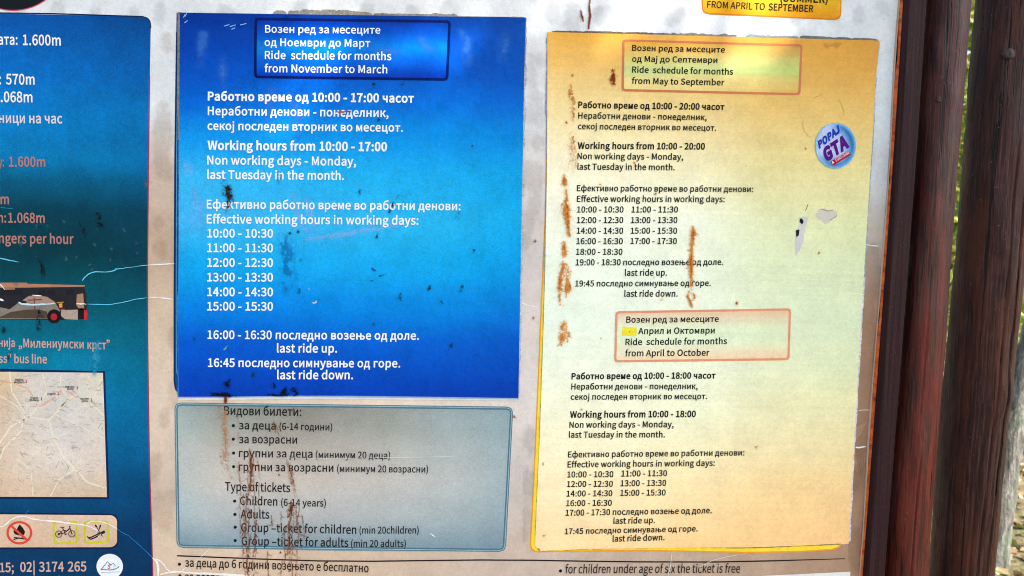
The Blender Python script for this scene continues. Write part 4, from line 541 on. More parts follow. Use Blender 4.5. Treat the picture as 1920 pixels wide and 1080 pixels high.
writing(board, [('за деца до 6 години возењето е бесплатно', 347, 691, 1062.3, .031, 15.5, S), ('за возрасни ', 347, 440, 1089, .02, 15.5, S), ('for children under age of six the ticket is free', 1060, 1387.5, 1075, -.004, 16, dict(wt=.012, shear=.06))], (34, 30, 32), 3)
for x, y in ((336.5, 1058), (337.5, 1079.5), (1051, 1070.5)): f = Flat(); f.dot(x, y, 3, 3, INK, 3, 12); f.build('bullet', M_INK, board)
f = Flat(); f.stroke([(332, 1042), (420, 1045.5), (500, 1048.6), (600, 1051.8), (700, 1052.4), (800, 1051), (900, 1050), (1000, 1050.5), (1100, 1052.4), (1200, 1053.5), (1340, 1053.8), (1450, 1051.5), (1584, 1047.6)], [2.4]*12+[1.2], (40, 26, 28), 3); f.build('rule_line', M_INK, board)

# --- cracks in the vinyl and white tears
f = Flat(); CW, CB = (240, 240, 244), (100, 200, 235); K = 4
def smooth(pts, n=7, a=.25):
    out = []; q_ = [pts[0]]+list(pts)+[pts[-1]]
    for i in range(1, len(q_)-2):
        p0, p1, p2, p3 = (np.array(v) for v in q_[i-1:i+3])
        for m in range(n):
            t = m/n; v = .5*((2*p1)+(-p0+p2)*t+(2*p0-5*p1+4*p2-p3)*t*t+(-p0+3*p1-3*p2+p3)*t**3)
            out.append((v[0]+random.gauss(0, a), v[1]+random.gauss(0, a)))
    return out+[pts[-1]]
def crack(pts, wd, c, name='crack', a=.22):
    fl = Flat(); p = smooth(pts, 7, a); n = len(p); w_ = 1; W = []
    for i in range(n): w_ = min(1.35, max(.55, w_+random.gauss(0, .12))); W.append(wd*.74*w_*min(1, .35+i*.2, .35+(n-1-i)*.2))
    fl.stroke(p, W, c, K); fl.build(name, M_WHITE, board)
crack([(154, 527), (160, 519), (170, 512), (180, 509.5), (200, 510), (216, 506.5), (217, 504.5), (240, 502), (262, 498.5), (277, 497)], 2.0, CB)
crack([(277, 497), (300, 496), (327, 494.5)], 2.8, CW)
crack([(164, 570), (200, 571), (225, 568), (250, 562), (276, 558)], 3.0, CB); crack([(278, 557), (300, 558.5), (325, 561)], 3.2, CW)
crack([(34, 566), (42, 570), (60, 571), (90, 570), (104, 568.5)], 3.6, (190, 222, 232)); crack([(60, 553.5), (78, 554.5)], 2.0, CW); crack([(-6, 560), (2, 562), (7, 564)], 6, CW); crack([(143, 569), (162, 570)], 4.5, (222, 220, 214))
crack([(-30, 482), (0, 484.5), (18, 488), (36, 491.5)], 2.2, CB); crack([(-5, 388), (24, 391)], 1.8, (40, 150, 190)); crack([(0, 533), (5, 538), (8.5, 543)], 3, CW)
crack([(-40, 992), (0, 988), (12, 982.5), (20, 975), (30, 970), (40, 968), (50, 969), (62, 973), (85, 976.5), (100, 977), (125, 980.5), (155, 984), (172, 989), (185, 996.5)], 3.0, CW)
crack([(162, 982.5), (172, 978), (182, 977.5), (196, 980), (210, 986), (219, 991.5)], 2.6, CW); crack([(219, 991.5), (232, 1000), (243, 1006), (262, 1023), (274, 1034), (286, 1046)], 1.6, (40, 140, 215))
crack([(190, 1001), (186, 1004), (181.5, 1012)], 1.6, CW); crack([(47, 966), (50, 961), (55, 956)], 1.6, (20, 110, 180)); crack([(108, 1081), (112, 1079)], 2, (30, 120, 190))
crack([(286, 1046), (293, 1053), (296, 1062), (297, 1085)], 4.2, CW); crack([(288, 1047), (300, 1052), (308, 1060), (313, 1067), (320, 1072)], 2.6, CW); crack([(300, 1077), (320, 1073), (340, 1072), (352, 1074), (400, 1076), (470, 1080)], 5, (236, 234, 230))
crack([(340, 1072), (346, 1066), (350, 1063)], 1.3, CW); crack([(362, 1057), (378, 1043), (394, 1027)], 1.6, CW)
crack([(520, 858.5), (600, 859), (680, 858.8), (740, 857.6), (800, 857), (858, 855)], 1.6, (206, 216, 218), a=.2); crack([(806, 1000), (812, 1004), (816, 1007)], 2, CW)
crack([(1624, 459), (1637, 460.5), (1648, 461.5)], 3.4, (226, 228, 230)); crack([(1610, 770), (1620, 768.5), (1631, 769)], 1.4, CW); crack([(1604, 839), (1612, 839), (1624, 837)], 3.2, CW)
crack([(1260, 1036), (1257, 1060), (1252, 1082)], 1.5, (222, 218, 214)); crack([(1400, 1037), (1345, 1048), (1322, 1058), (1310, 1064)], 1.5, (216, 204, 190)); crack([(978, 568), (992, 573), (1008, 576)], 2, CW)
for i in range(5):      # creases fanning out at the right edge
    x = 1606+i*4.5; crack([(x, 842), (x+2+i*.6, 858), (x+6-i*.5, 874), (x+8-i*1.2, 892)], 1.0, (120, 92, 72), 'crease', .5); crack([(1624-i*3.2, 790+i*2), (1617-i*3, 806), (1607-i*1.2, 822)], .9, (196, 172, 150), 'crease', .4)

# --- rust and mould running down the board
RL, RD = (168, 112, 76), (64, 30, 22)
s = Stain(395, 746, 470, 912)
s.run([(423, 746), (421, 790), (424, 830), (423, 862), (428, 880), (436, 905)], 4, 12, .45, .3, 1.3, .02).run([(447, 750), (446, 780), (448, 810), (447, 862)], 3, 5, .2, .3, 1.2).run([(412, 752), (414, 768), (408, 788)], 4, 3, .6, .6, .3, .1).spot(414, 856, 4, .7)
s.build(tk_, (200, 160, 122), (150, 96, 62), 5, gain=.7, halo=.5, brk=.6, maxa=.8)
Stain(414, 742, 432, 764).run([(423, 744), (423, 757)], 2.2, 8, 1.3, .25, .4, .05).build(board, (176, 80, 40), (110, 34, 20), 5, brk=.6)
def drip(st, x, y0, y1, amp=1.6, sway=3, br=.05, n=1):
    pts = [(x, y0)]; y = y0
    while y < y1: y += random.uniform(18, 34); x += random.gauss(0, sway); pts.append((x, min(y, y1)))
    st.run(pts, .8, n, amp, .28, .12, br); return st
s = Stain(440, 830, 512, 1082)
for x, y0, y1 in ((451, 905, 1000), (456, 925, 1082), (459, 958, 1082), (465, 880, 960), (468, 955, 1082), (474, 850, 985), (477, 962, 1048), (481, 975, 1082), (486, 905, 960), (462, 925, 1010), (470, 1000, 1046)): drip(s, x, y0, y1, random.uniform(.7, 1.5), 1.8, .07)
s.run([(468, 838), (471, 868), (470, 900), (467, 930)], 3, 8, .5, .3, .9, .05).run([(482, 848), (485, 880), (486, 905)], 2.2, 4, .3, .3, .9).run([(449, 862), (448, 890), (452, 915)], 2, 3, .4, .3, .6, .04)
s.build(tk_, RL, RD, 5, gain=1.25, halo=.3, brk=.45, sharp=.58)
s = Stain(495, 755, 600, 1082)
s.run([(512, 785), (515, 800), (520, 820)], 3, 3, .7, .5, .5, .12).run([(551, 760), (552, 775)], 2, 2, .8, .3, .7).run([(536, 850), (544, 880), (550, 910), (556, 940)], 6, 9, .3, .35, 1.2, .03).run([(548, 935), (546, 960), (545, 985)], 3.5, 8, .7, .35, .9, .08)
for x, y0, y1 in ((540, 955, 1040), (545, 985, 1046), (551, 960, 1020), (556, 945, 1000), (561, 950, 1082), (566, 965, 1010), (536, 985, 1055), (548, 1000, 1082), (541, 1010, 1072), (527, 960, 990)): drip(s, x, y0, y1, random.uniform(.8, 1.6), 2.2, .09)
drip(s, 509, 962, 1000, 1.1, 1.5, .05, 2); drip(s, 502, 1034, 1082, 1.8, 1.2, .04); drip(s, 529, 1050, 1082, 1.2, 1.2); s.spot(545, 942, 3, .6).spot(523, 890, 3.5, .6).spot(526, 1036, 2.5, .9)
s.build(tk_, RL, RD, 5, gain=1.25, halo=.3, brk=.45, sharp=.58)
Stain(1080, -5, 1115, 62).run([(1107, -5), (1104.5, 10), (1106.5, 28), (1104, 42), (1103, 58)], .8, 3, 2.0, .12, .2).run([(1089, 19), (1091, 30), (1095, 45)], 1, 2, 1.6, .15, .2).build(board, (176, 84, 40), (110, 40, 16), 5, gain=2.6, halo=.4, brk=.15)
s = Stain(-20, -5, 1690, 62, 2.0)
for x in (40, 110, 180, 250, 300, 420, 560, 690, 770, 850, 1040, 1062, 1078, 1128, 1150, 1252, 1270, 1500, 1560, 1610, 1650): s.run([(x, random.uniform(-5, 15)), (x+random.uniform(-8, 8), 30), (x+random.uniform(-10, 10), random.uniform(35, 62))], random.uniform(6, 14), random.randint(6, 14), random.uniform(.12, .3), .7, 1.1)
s.build(board, (168, 176, 186), (140, 148, 158), 0.5, name='grime_streak', gain=.36, maxa=.16, brk=.35, sharp=3.6)
s = Stain(282, 40, 334, 1080, 2.0)
for i in range(16): x, y = random.uniform(288, 328), random.uniform(60, 980); s.run([(x, y), (x+random.uniform(-5, 5), y+random.uniform(30, 90))], 7, 8, .16, .6, 1.1)
s.build(board, (176, 150, 130), (150, 122, 100), 0.5, name='grime_streak', gain=.36, maxa=.16, brk=.35, sharp=3.6)
s = Stain(1590, 330, 1680, 1080, 2.0)
for i in range(26): y = random.uniform(430, 1020); x = np.interp(y, [330, 1080], [1652, 1606])+random.uniform(-22, 10); s.run([(x, y), (x-4+random.uniform(-4, 4), y+random.uniform(30, 100))], 7, 9, .2, .6, 1.1)
s.build(board, (132, 100, 78), (104, 72, 52), 0.5, name='grime_streak', gain=.36, maxa=.16, brk=.35, sharp=3.6)
s = Stain(980, 80, 1030, 1040, 2.0)
for i in range(16): y = random.uniform(90, 980); x = np.interp(y, [80, 1040], [1006, 985])+random.uniform(-12, 8); s.run([(x, y), (x+random.uniform(-4, 4), y+random.uniform(30, 90))], 7, 8, .16, .6, 1.1)
s.build(board, (176, 166, 164), (150, 136, 132), 0.5, name='grime_streak', gain=.36, maxa=.16, brk=.35, sharp=3.6)
s = Stain(270, 330, 300, 365); s.spot(277, 344, 3, 1.6).spot(281, 346, 2, 1).build(board, (200, 100, 40), (90, 30, 14), 5)
Stain(955, 770, 975, 795).spot(964, 781, 2.5, 1).build(board, (210, 130, 80), (150, 60, 30), 5)
Stain(990, 425, 1012, 610).spot(1003, 452, 4, .5).spot(1000, 596, 4, .6).build(board, (190, 140, 110), (140, 80, 50), 5)
s = Stain(140, 385, 205, 460); s.run([(184, 398), (186, 412), (191, 428)], 6, 6, .8, .5, .4, .06).run([(150, 413), (157, 432), (164, 456)], 4, 5, .7, .5, .3, .05).build(board, (24, 30, 40), (16, 10, 18), 5, name='mould_stain', maxa=.85)
s = Stain(55, 470, 100, 640); s.run([(72, 480), (78, 500), (82, 530)], 5, 6, .6, .5, .4, .04).run([(74, 575), (73, 600), (72, 632)], 3, 5, .6, .5, .3, .05).build(board, (20, 40, 54), (16, 14, 26), 5, name='mould_stain', maxa=.85)
s = Stain(-5, 600, 30, 690); s.run([(8, 608), (4, 630)], 4, 4, .7, .5, .3, .05).run([(22, 655), (14, 672), (20, 690)], 3, 3, .5, .5, .3).build(board, (20, 50, 64), (16, 20, 30), 5, name='mould_stain', maxa=.85)
s = Stain(-10, 640, 280, 730, 1.5); s.run([(180, 628), (182, 650), (178, 680), (172, 706)], 10, 26, .10, .6, .7).run([(140, 650), (160, 690)], 16, 10, .05, .9, .6).build(board, (40, 160, 200), (60, 170, 210), 4.5, name='pale_scuff_and_sheen', maxa=.5)
s = Stain(0, 340, 280, 540, 1.5)
for i in range(26): s.spot(random.uniform(5, 270), random.uniform(400, 535), random.uniform(3, 7), .12, .5)
s.build(board, (70, 110, 120), (90, 125, 130), 4.5, name='pale_scuff_and_sheen', maxa=.35)

# --- frame, sealant and dark gap strip
def edge(y): return ipath([(1731, -420), (1691, 0), (1674.5, 270), (1655, 540), (1635, 810), (1615, 1080), (1583, 1500)], y)
a = P(edge(-420), -420); b = P(edge(1500), 1500)
M_FRAME = NT('dark_brown_frame')
q = M_FRAME; st = q.noise(1.0, 4, .65, stretch=(160, 160, 3)); c_ = q.ramp(st, [(.3, lin((32, 16, 21))), (.55, lin((48, 27, 32))), (.75, lin((66, 42, 45)))])
dq = q.math('MULTIPLY', q.rng(q.noise(300, 2),   .64, .74, 0, 1), .2); q.l(q.mix(dq, c_, lin((120, 104, 104))), q.b.inputs['Base Color']); q.b.inputs['Roughness'].default_value = .55; q.b.inputs['Specular IOR Level'].default_value = .15; q.bump(st, .25, .004)
M_FRAME = q.m
V = []; F = []; ys = list(range(-420, 1501, 60))
prof = [(0.0, -0.0006), (0.006, -0.016), (0.009, -0.0185), (0.044, -0.019), (0.047, -0.016), (0.047, 0.030), (0.0, 0.030)]
for i, y in enumerate(ys):
    o_ = P(edge(y), y)
    V += [Vector((o_.x+x_, y_, o_.z)) for x_, y_ in prof]
    if i: F += [[(i-1)*7+j, (i-1)*7+(j+1) % 7, i*7+(j+1) % 7, i*7+j] for j in range(7)]
F += [list(range(7))[::-1], list(range(len(V)-7, len(V)))]
mesh('frame', V, F, M_FRAME, board)
tl, bl = P(-700, -420), P(-700, 1500)
for p0, p1 in ((Vector((tl.x-.02, 0, tl.z+.02)), Vector((bl.x-.02, 0, bl.z-.02))),):
    bm = bmesh.new(); box(bm, ((p0.x+p1.x)/2, .006, (p0.z+p1.z)/2), (.05, .05, p0.z-p1.z+.04)); bm_obj('frame', bm, M_FRAME, board, bevel=.003)
for zz, xr in ((tl.z+.024, a.x+.047), (bl.z-.024, b.x+.047)):
    bm = bmesh.new(); box(bm, ((tl.x+xr)/2, .006, zz), (xr-tl.x+.09, .05, .048)); bm_obj('frame', bm, M_FRAME, board, bevel=.003)
# bead of sealant along the frame
q = NT('orange_sealant'); nn = q.noise(60, 4, .7); q.l(q.ramp(nn, [(.3, lin((120, 38, 10))), (.5, lin((208, 88, 20))), (.72, lin((226, 130, 60)))]), q.b.inputs['Base Color']); q.b.inputs['Roughness'].default_value = .6; q.bump(q.noise(200, 3), .6, .003); M_SEAL = q.m
V = []; F = []; ys = [-420+i*6 for i in range(321)]; rv = 0
for i, y in enumerate(ys):
    rv = rv*.9+random.gauss(0, .0005); wd = .0075+rv+.0015*math.sin(y*.011)+.0012*math.sin(y*.05); o_ = P(edge(y), y)
    V += [Vector((o_.x+.001-wd, -.0006, o_.z)), Vector((o_.x+.0005-wd*.7, -.0024, o_.z)), Vector((o_.x-wd*.3, -.0034, o_.z)), Vector((o_.x+.0008, -.0036, o_.z)), Vector((o_.x+.004, -.003, o_.z))]
    if i: F += [[(i-1)*5+j, (i-1)*5+j+1, i*5+j+1, i*5+j] for j in range(4)]
mesh('sealant', V, F, M_SEAL, board, smooth=True)
V = []; F = []
for i, y in enumerate(ys):
    wd = .0006+.0008*math.sin(y*.017)+random.uniform(0, .0006); o_ = P(edge(y), y); x_ = o_.x-.0075-.0015*math.sin(y*.011)
    V += [Vector((x_-wd, -.0005, o_.z)), Vector((x_, -.0026, o_.z)), Vector((x_+.002, -.0028, o_.z))]
    if i: F += [[(i-1)*3+j, (i-1)*3+j+1, i*3+j+1, i*3+j] for j in range(2)]
mesh('vinyl_lip', V, F, M_BOARD, board, color=[linv((190, 160, 138))]*len(V), smooth=True)
q = NT('gap_shade_dark'); q.b.inputs['Base Color'].default_value = (*lin((26, 18, 18)), 1); q.b.inputs['Roughness'].default_value = .9; M_GAP = q.m
V = []
for y in (-420, 1500):
    o_ = P(edge(y), y); V += [Vector((o_.x+x_, y_, o_.z)) for x_, y_ in ((-.06, .05), (.054, .05), (.054, .1), (-.06, .1))]
mesh('gap_shade_strip', V, [[0, 1, 5, 4], [1, 2, 6, 5], [2, 3, 7, 6], [3, 0, 4, 7], [0, 3, 2, 1], [4, 5, 6, 7]], M_GAP, board)  # dark strip added to stand for the shade between frame and log
for px, ym in ((1657.5, 466), ): pass

# ================================================================== BLUE POSTER
b0 = P(655, 745); bp = empty('blue_timetable_poster', (b0.x, -0.001, b0.z), 'glossy blue winter timetable poster with white lettering, pasted over the board beside the yellow poster', 'poster')
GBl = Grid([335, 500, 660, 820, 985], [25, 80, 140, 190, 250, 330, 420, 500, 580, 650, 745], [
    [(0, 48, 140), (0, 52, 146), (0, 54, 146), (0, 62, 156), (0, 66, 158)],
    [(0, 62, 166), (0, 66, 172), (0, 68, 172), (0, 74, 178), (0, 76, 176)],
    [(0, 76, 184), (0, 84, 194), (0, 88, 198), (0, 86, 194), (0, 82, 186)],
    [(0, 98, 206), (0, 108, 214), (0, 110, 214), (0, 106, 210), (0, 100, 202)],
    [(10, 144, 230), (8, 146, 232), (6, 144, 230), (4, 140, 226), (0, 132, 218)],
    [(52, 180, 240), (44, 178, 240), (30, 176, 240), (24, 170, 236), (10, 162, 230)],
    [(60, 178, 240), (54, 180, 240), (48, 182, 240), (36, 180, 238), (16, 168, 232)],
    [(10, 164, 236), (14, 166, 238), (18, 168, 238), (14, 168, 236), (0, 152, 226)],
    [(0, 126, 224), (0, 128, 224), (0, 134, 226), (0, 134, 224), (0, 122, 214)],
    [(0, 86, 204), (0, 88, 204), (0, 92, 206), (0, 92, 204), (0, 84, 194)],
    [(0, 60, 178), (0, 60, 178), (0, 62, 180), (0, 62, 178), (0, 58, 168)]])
BLX = [(337.5, 23.5), (336, 200), (335.8, 440), (334.2, 600), (335, 744)]; BRX = [(986, 33), (983, 130), (981, 250), (976, 520), (972, 746.5)]
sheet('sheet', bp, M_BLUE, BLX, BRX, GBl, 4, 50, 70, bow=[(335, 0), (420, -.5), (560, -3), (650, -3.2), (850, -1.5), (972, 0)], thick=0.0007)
def jag(path, w0, w1, step=3.0):
    """ragged strip beside a path: (inner, outer) point rows"""
    A = []; B = []; w_ = (w0+w1)/2
    for p, q_ in zip(path, path[1:]):
        L = math.hypot(q_[0]-p[0], q_[1]-p[1]); n = max(1, int(L/step)); nx_, ny_ = (q_[1]-p[1])/L, -(q_[0]-p[0])/L
        for i in range(n):
            t = i/n; w_ = min(w1, max(w0, w_+random.gauss(0, (w1-w0)*.28))); e_ = min(1, .15+(i+1)*.3, .15+(n-i)*.3) if len(path) == 2 else 1; x, y = p[0]+(q_[0]-p[0])*t, p[1]+(q_[1]-p[1])*t
            A.append((x-nx_*1.2, y-ny_*1.2)); B.append((x+nx_*w_*e_, y+ny_*w_*e_))
    return A, B
def torn(parent, segs, k=3.4, name='torn_edge'):
    for path, w0, w1, c in segs: fl = Flat(); fl.strip(*jag(path, w0, w1), c, k); fl.build(name, M_TORN, parent)
torn(bp, [([(336, 250), (336.8, 120), (338, 19)][::-1][::-1], -5.5, -3, (128, 124, 116))][:0]+[
    ([(512, 25.8), (540, 26.2)], .5, 6.5, (146, 142, 134)), ([(540, 26.2), (700, 28.6)], 5, 9.5, (146, 142, 134)), ([(700, 28.6), (860, 31)], 3.5, 6.5, (146, 142, 134)), ([(860, 31), (900, 31.7)], 1, 4, (150, 146, 138)), ([(955, 32.5), (987, 33)], 1, 3.5, (130, 124, 114)),
    ([(986.3, 33), (983.2, 130)], .4, 2.4, (160, 160, 156)), ([(983.3, 110), (976.3, 520)], 1.0, 4.8, (176, 180, 182)), ([(976.3, 520), (972.3, 747)], 1, 3.5, (178, 190, 205)),
    ([(336, 262), (336.4, 120), (337.6, 19.5)], 2.6, 5, (126, 124, 120)), ([(335, 744), (334.5, 600), (336, 440), (336, 262)], 1.2, 3, (60, 120, 170))])
f = Flat(); f.strip([(335, 742), (420, 742), (560, 740.5), (650, 740.5), (850, 742.5), (974, 744)], [(334.5, 750), (420, 750), (560, 748), (660, 748.5), (850, 750.5), (974, 751)], (212, 218, 226), 3.0); f.strip([(335, 743), (560, 740), (850, 743), (973, 745)], [(335, 747), (560, 744.2), (850, 747.6), (973, 749)], (150, 172, 200), 3.2)
f.build('white_backing_edge', M_WHITE, bp)
hq = [(480, 36), (842.5, 41), (837.5, 148), (479, 143.5)]
hb_ = sheet('heading_box', bp, M_BLUE, [(481, 37), (480, 142)], [(842, 42), (837, 147)], Grid([480, 620, 740, 840], [36, 60, 90, 118, 146], [
    [(0, 52, 160)]*4, [(0, 74, 190), (0, 80, 194), (0, 76, 190), (0, 80, 192)], [(0, 124, 214), (0, 128, 222), (0, 118, 216), (0, 128, 222)], [(0, 92, 208), (0, 98, 212), (0, 92, 208), (0, 90, 206)], [(0, 56, 178)]*4]), 4.8, 30, 20)
f = Flat(); f.strip(rrect([(477, 33), (845.5, 38), (840.5, 151.5), (476, 146.5)], 8), rrect([(482, 38), (840.5, 43), (835.8, 146.6), (481, 141.8)], 5), (0, 20, 96), 5.4, True); f.build('heading_frame', M_BLUE, hb_)
WH = (236, 242, 250); b1, b2 = dict(wt=.034), dict(wt=.052)
writing(bp, [('Возен ред за месеците', 497, 713, 61, .0095, 13.8, dict(wt=.02)), ('од Ноември до Март', 496, 694, 86, .0095, 14, dict(wt=.024)), ('Ride  schedule for months', 496.5, 733.5, 110.3, .0095, 14.5, dict(wt=.026)), ('from November to March', 496, 726, 135, .0095, 14.3, dict(wt=.026))], WH, 6)
writing(bp, [('Работно време од 10:00 - 17:00 часот', 389.5, 776, 188, .0105, 15.6, b2), ('Неработни денови - понеделник,', 389.5, 728.5, 215.4, .011, 15.4, b1), ('секој последен вторник во месецот.', 389, 755.5, 243.2, .0095, 15.2, b1)], WH, 6)
writing(bp, [('Working hours from 10:00 - 17:00', 389, 725.5, 280.4, .008, 16, b2), ('Non working days - Monday,', 388.5, 667.5, 308, .008, 15.8, b1), ('last Tuesday in the month.', 388.5, 645, 335, .008, 15.8, b1)], WH, 6)
writing(bp, [('Ефективно работно време во работни денови:', 387.5, 863.5, 390.5, .0075, 15.6, b1), ('Effective working hours in working days:', 387.5, 784.5, 418.5, .0065, 15.8, b1)], WH, 6)
writing(bp, [('%d:00 - %d:30' % (h_, h_), 388.5, 511.8, y_, .003, 15.4, b1) for h_, y_ in zip(range(10, 16), (445, 472.3, 499.8, 527.3, 554.8, 581.8))], WH, 6)
writing(bp, [('16:00 - 16:30 последно возење од доле.', 389, 785.5, 635.2, .004, 15.4, b1), ('last ride up.', 519, 632, 660.6, .002, 15.6, b1), ('16:45 последно симнување од горе.', 390, 750.5, 687.6, .003, 15.2, b1), ('last ride down.', 519.5, 662, 710.6, .001, 15.6, b1)], WH, 6)
s = Stain(410, 330, 450, 412); s.run([(421, 336), (426, 350), (429, 362), (432, 372), (430, 385)], 6, 10, 1.0, .5, .35, .12).spot(432, 356, 5, .8, .3).spot(428, 370, 4, .8, .3); s.build(bp, (30, 70, 66), (44, 22, 14), 8, name='mould_stain', halo=.8)
Stain(415, 375, 440, 412).run([(431, 380), (427, 390), (423, 400)], 2, 6, 1.6, .3, .3).build(bp, (150, 60, 24), (60, 18, 12), 8)
Stain(610, 196, 690, 226).run([(622, 212), (640, 209.5), (668, 208)], 2, 4, .5, .4, .4, .05).spot(641, 210, 2.5, .8).build(bp, (190, 80, 60), (130, 30, 20), 8)
s = Stain(500, 310, 560, 380); s.run([(526, 316), (524, 330), (520, 352)], 5, 4, .35, .6, .8).build(bp, (30, 96, 110), (20, 60, 64), 8, name='mould_stain', gain=1.0, halo=.8)
Stain(515, 320, 535, 342).run([(526, 322), (524, 336)], 2, 3, .5, .3, .5).build(bp, (176, 150, 140), (120, 90, 80), 8)
for x, y, r in ((885, 275, 3), (674, 360, 3.6), (746, 366, 4), (736, 384, 4), (730, 397, 3), (859, 405, 6), (706, 442, 4), (888, 470, 4), (805, 540, 6), (864, 543, 6.5), (750, 558, 6), (827, 565, 3.5), (560, 546, 4), (544, 436, 5), (560, 434, 4), (566, 486, 4), (846, 650, 5), (700, 608, 2), (364, 634, 3), (470, 158, 2), (453, 155, 2.4), (755, 157, 3), (700, 158, 2), (474, 704, 4), (710, 225, 2)):
    Stain(x-r*4-3, y-r*5-3, x+r*4+3, y+r*5+3).run([(x+r*.6, y-r*1.6), (x, y), (x-r*.3, y+r*1.5)], r*.45, 4, .55, .4, .5, .1).spot(x, y, r*.5, .5, .4).build(bp, (16, 84, 110), (14, 26, 30), 8, name='mould_stain', gain=1.1, halo=.8)
s = Stain(380, 690, 590, 750); s.run([(427, 705), (425, 722), (424, 744)], 8, 14, .9, .5, .5, .08).run([(396, 741), (448, 742)], 3, 10, .9, .5, .3).run([(395, 737), (420, 741), (445, 743)], 3, 6, .7, .5, .3).run([(513, 718), (515, 730)], 2, 4, .8, .3, .3, .05).run([(535, 724), (530, 742)], 5, 8, .9, .5, .4, .1).run([(550, 722), (552, 744)], 5, 8, .9, .5, .4, .1).run([(495, 740), (560, 742)], 3, 8, .7, .5, .3)
s.build(bp, (8, 36, 74), (8, 10, 18), 8, name='mould_stain')
s = Stain(480, 420, 560, 640, 1.5); s.run([(530, 425), (536, 470), (540, 520), (530, 560)], 16, 26, .12, .6, .9, .02).build(bp, (14, 120, 190), (10, 90, 140), 5, name='grime_streak', gain=.7, maxa=.5)
for pts, wd in (([(545, 355), (556, 390), (566, 420), (596, 445)], 7), ([(570, 365), (582, 400), (596, 440)], 5), ([(560, 450), (640, 440), (720, 425), (800, 408)], 5), ([(365, 340), (372, 390), (368, 440)], 12), ([(350, 300), (358, 340)], 8)):
    Stain(min(p[0] for p in pts)-20, min(p[1] for p in pts)-15, max(p[0] for p in pts)+20, max(p[1] for p in pts)+15, 1.5).run(pts, wd, 14, .12, .5, 1.0).build(bp, (130, 200, 248), (150, 210, 250), 4.4, name='pale_scuff_and_sheen', gain=.8, maxa=.45, brk=.5, sharp=1.6)  # scuff strokes and whitish glints, painted on in pale blue
for pts, wd in (([(375, 90), (380, 60), (374, 130)], 9), ([(420, 100), (416, 170)], 9), ([(510, 155), (505, 200), (500, 250)], 12), ([(545, 170), (560, 230), (556, 270)], 9), ([(860, 50), (880, 80), (876, 130)], 12), ([(950, 50), (940, 120)], 12), ([(780, 60), (800, 85), (822, 105)], 9), ([(690, 90), (760, 100)], 9)):
    Stain(min(p[0] for p in pts)-28, min(p[1] for p in pts)-22, max(p[0] for p in pts)+28, max(p[1] for p in pts)+22, 1.5).run(pts, wd, 16, .09, .7, 1.3).build(bp, (60, 130, 225), (90, 160, 236), 5.6, name='pale_scuff_and_sheen', gain=.8, maxa=.4, brk=.35, sharp=2.2)  # cloudy sheen of the gloss painted on as pale streaks
f = Flat()
for pts in ([(347, 27), (344, 33)], [(350, 25), (347, 31)], [(431, 50), (442, 46.5)], [(420, 49), (430, 46)], [(450, 47), (462, 44)], [(434, 55), (441, 52)], [(579, 540), (580, 545)], [(346, 43), (352, 38)]): f.stroke(pts, 1.4, (140, 190, 235), 7)
f.poly([(584, 566), (590, 567.5), (593, 562.5), (594, 568), (588, 569.5)], (206, 212, 210), 7); f.poly([(418, 655), (427, 647), (424, 655), (420, 657)], (90, 150, 180), 7)
f.poly([(696, 501), (706, 507), (703, 509), (697, 506)], (0, 80, 150), 7); f.poly([(710, 516), (724, 514), (716, 517), (711, 520)], (0, 80, 150), 7); f.poly([(692, 526), (700, 525), (698, 528)], (0, 90, 160), 7)
f.build('nick', M_WHITE, bp)

# ================================================================== YELLOW POSTER
b0 = P(1300, 1025); yp = empty('yellow_timetable_poster', (b0.x, -0.001, b0.z), 'orange and pale green summer timetable poster with black lettering and rust runs', 'poster')
GY = Grid([1005, 1150, 1300, 1450, 1640], [60, 110, 150, 200, 250, 300, 360, 420, 500, 600, 680, 760, 840, 920, 1030], [
    [(240, 180, 78), (234, 172, 72), (236, 176, 78), (226, 164, 68), (212, 152, 62)],
    [(244, 194, 106), (236, 188, 100), (238, 184, 94), (224, 170, 80), (214, 158, 70)],
    [(248, 212, 138), (240, 204, 130), (240, 202, 118), (226, 180, 94), (220, 170, 84)],
    [(250, 226, 164), (244, 220, 156), (240, 214, 146), (230, 194, 116), (226, 186, 104)],
    [(252, 238, 190), (248, 232, 180), (244, 224, 168), (230, 206, 136), (228, 200, 126)],
    [(254, 246, 212), (252, 244, 206), (246, 236, 190), (230, 216, 152), (228, 212, 146)],
    [(252, 250, 226), (254, 252, 224), (248, 246, 212), (230, 226, 170), (226, 222, 164)],
    [(244, 250, 230), (248, 252, 232), (244, 250, 228), (228, 234, 188), (222, 228, 176)],
    [(238, 250, 232), (242, 252, 234), (240, 248, 226), (224, 236, 198), (216, 228, 186)],
    [(236, 250, 234), (238, 250, 232), (238, 248, 228), (222, 236, 204), (212, 228, 192)],
    [(240, 248, 228), (240, 248, 228), (240, 246, 222), (228, 236, 200), (220, 230, 188)],
    [(246, 248, 220), (246, 248, 220), (242, 246, 214), (236, 234, 190), (230, 228, 180)],
    [(252, 244, 208), (252, 244, 208), (248, 240, 198), (240, 226, 178), (234, 220, 168)],
    [(254, 236, 194), (254, 236, 192), (252, 228, 176), (246, 214, 156), (240, 206, 150)],
    [(252, 222, 172), (254, 220, 166), (254, 212, 152), (252, 206, 144), (244, 198, 138)]])
YLX = [(1026.5, 60), (1026, 300), (1022.5, 500), (1019, 620), (1015.5, 720), (1012, 820), (1003, 1022), (1002.6, 1033)]; YRX = [(1648.5, 76), (1642, 145), (1637, 240), (1619.5, 520), (1602.5, 810), (1591.5, 1018)]
sheet('sheet', yp, M_YEL, YLX, YRX, GY, 4, 50, 80, bow=[(1003, 0), (1100, -1.2), (1250, 0.5), (1400, 3.5), (1500, 3), (1591, 0)], thick=0.0007, cut_bl=10)
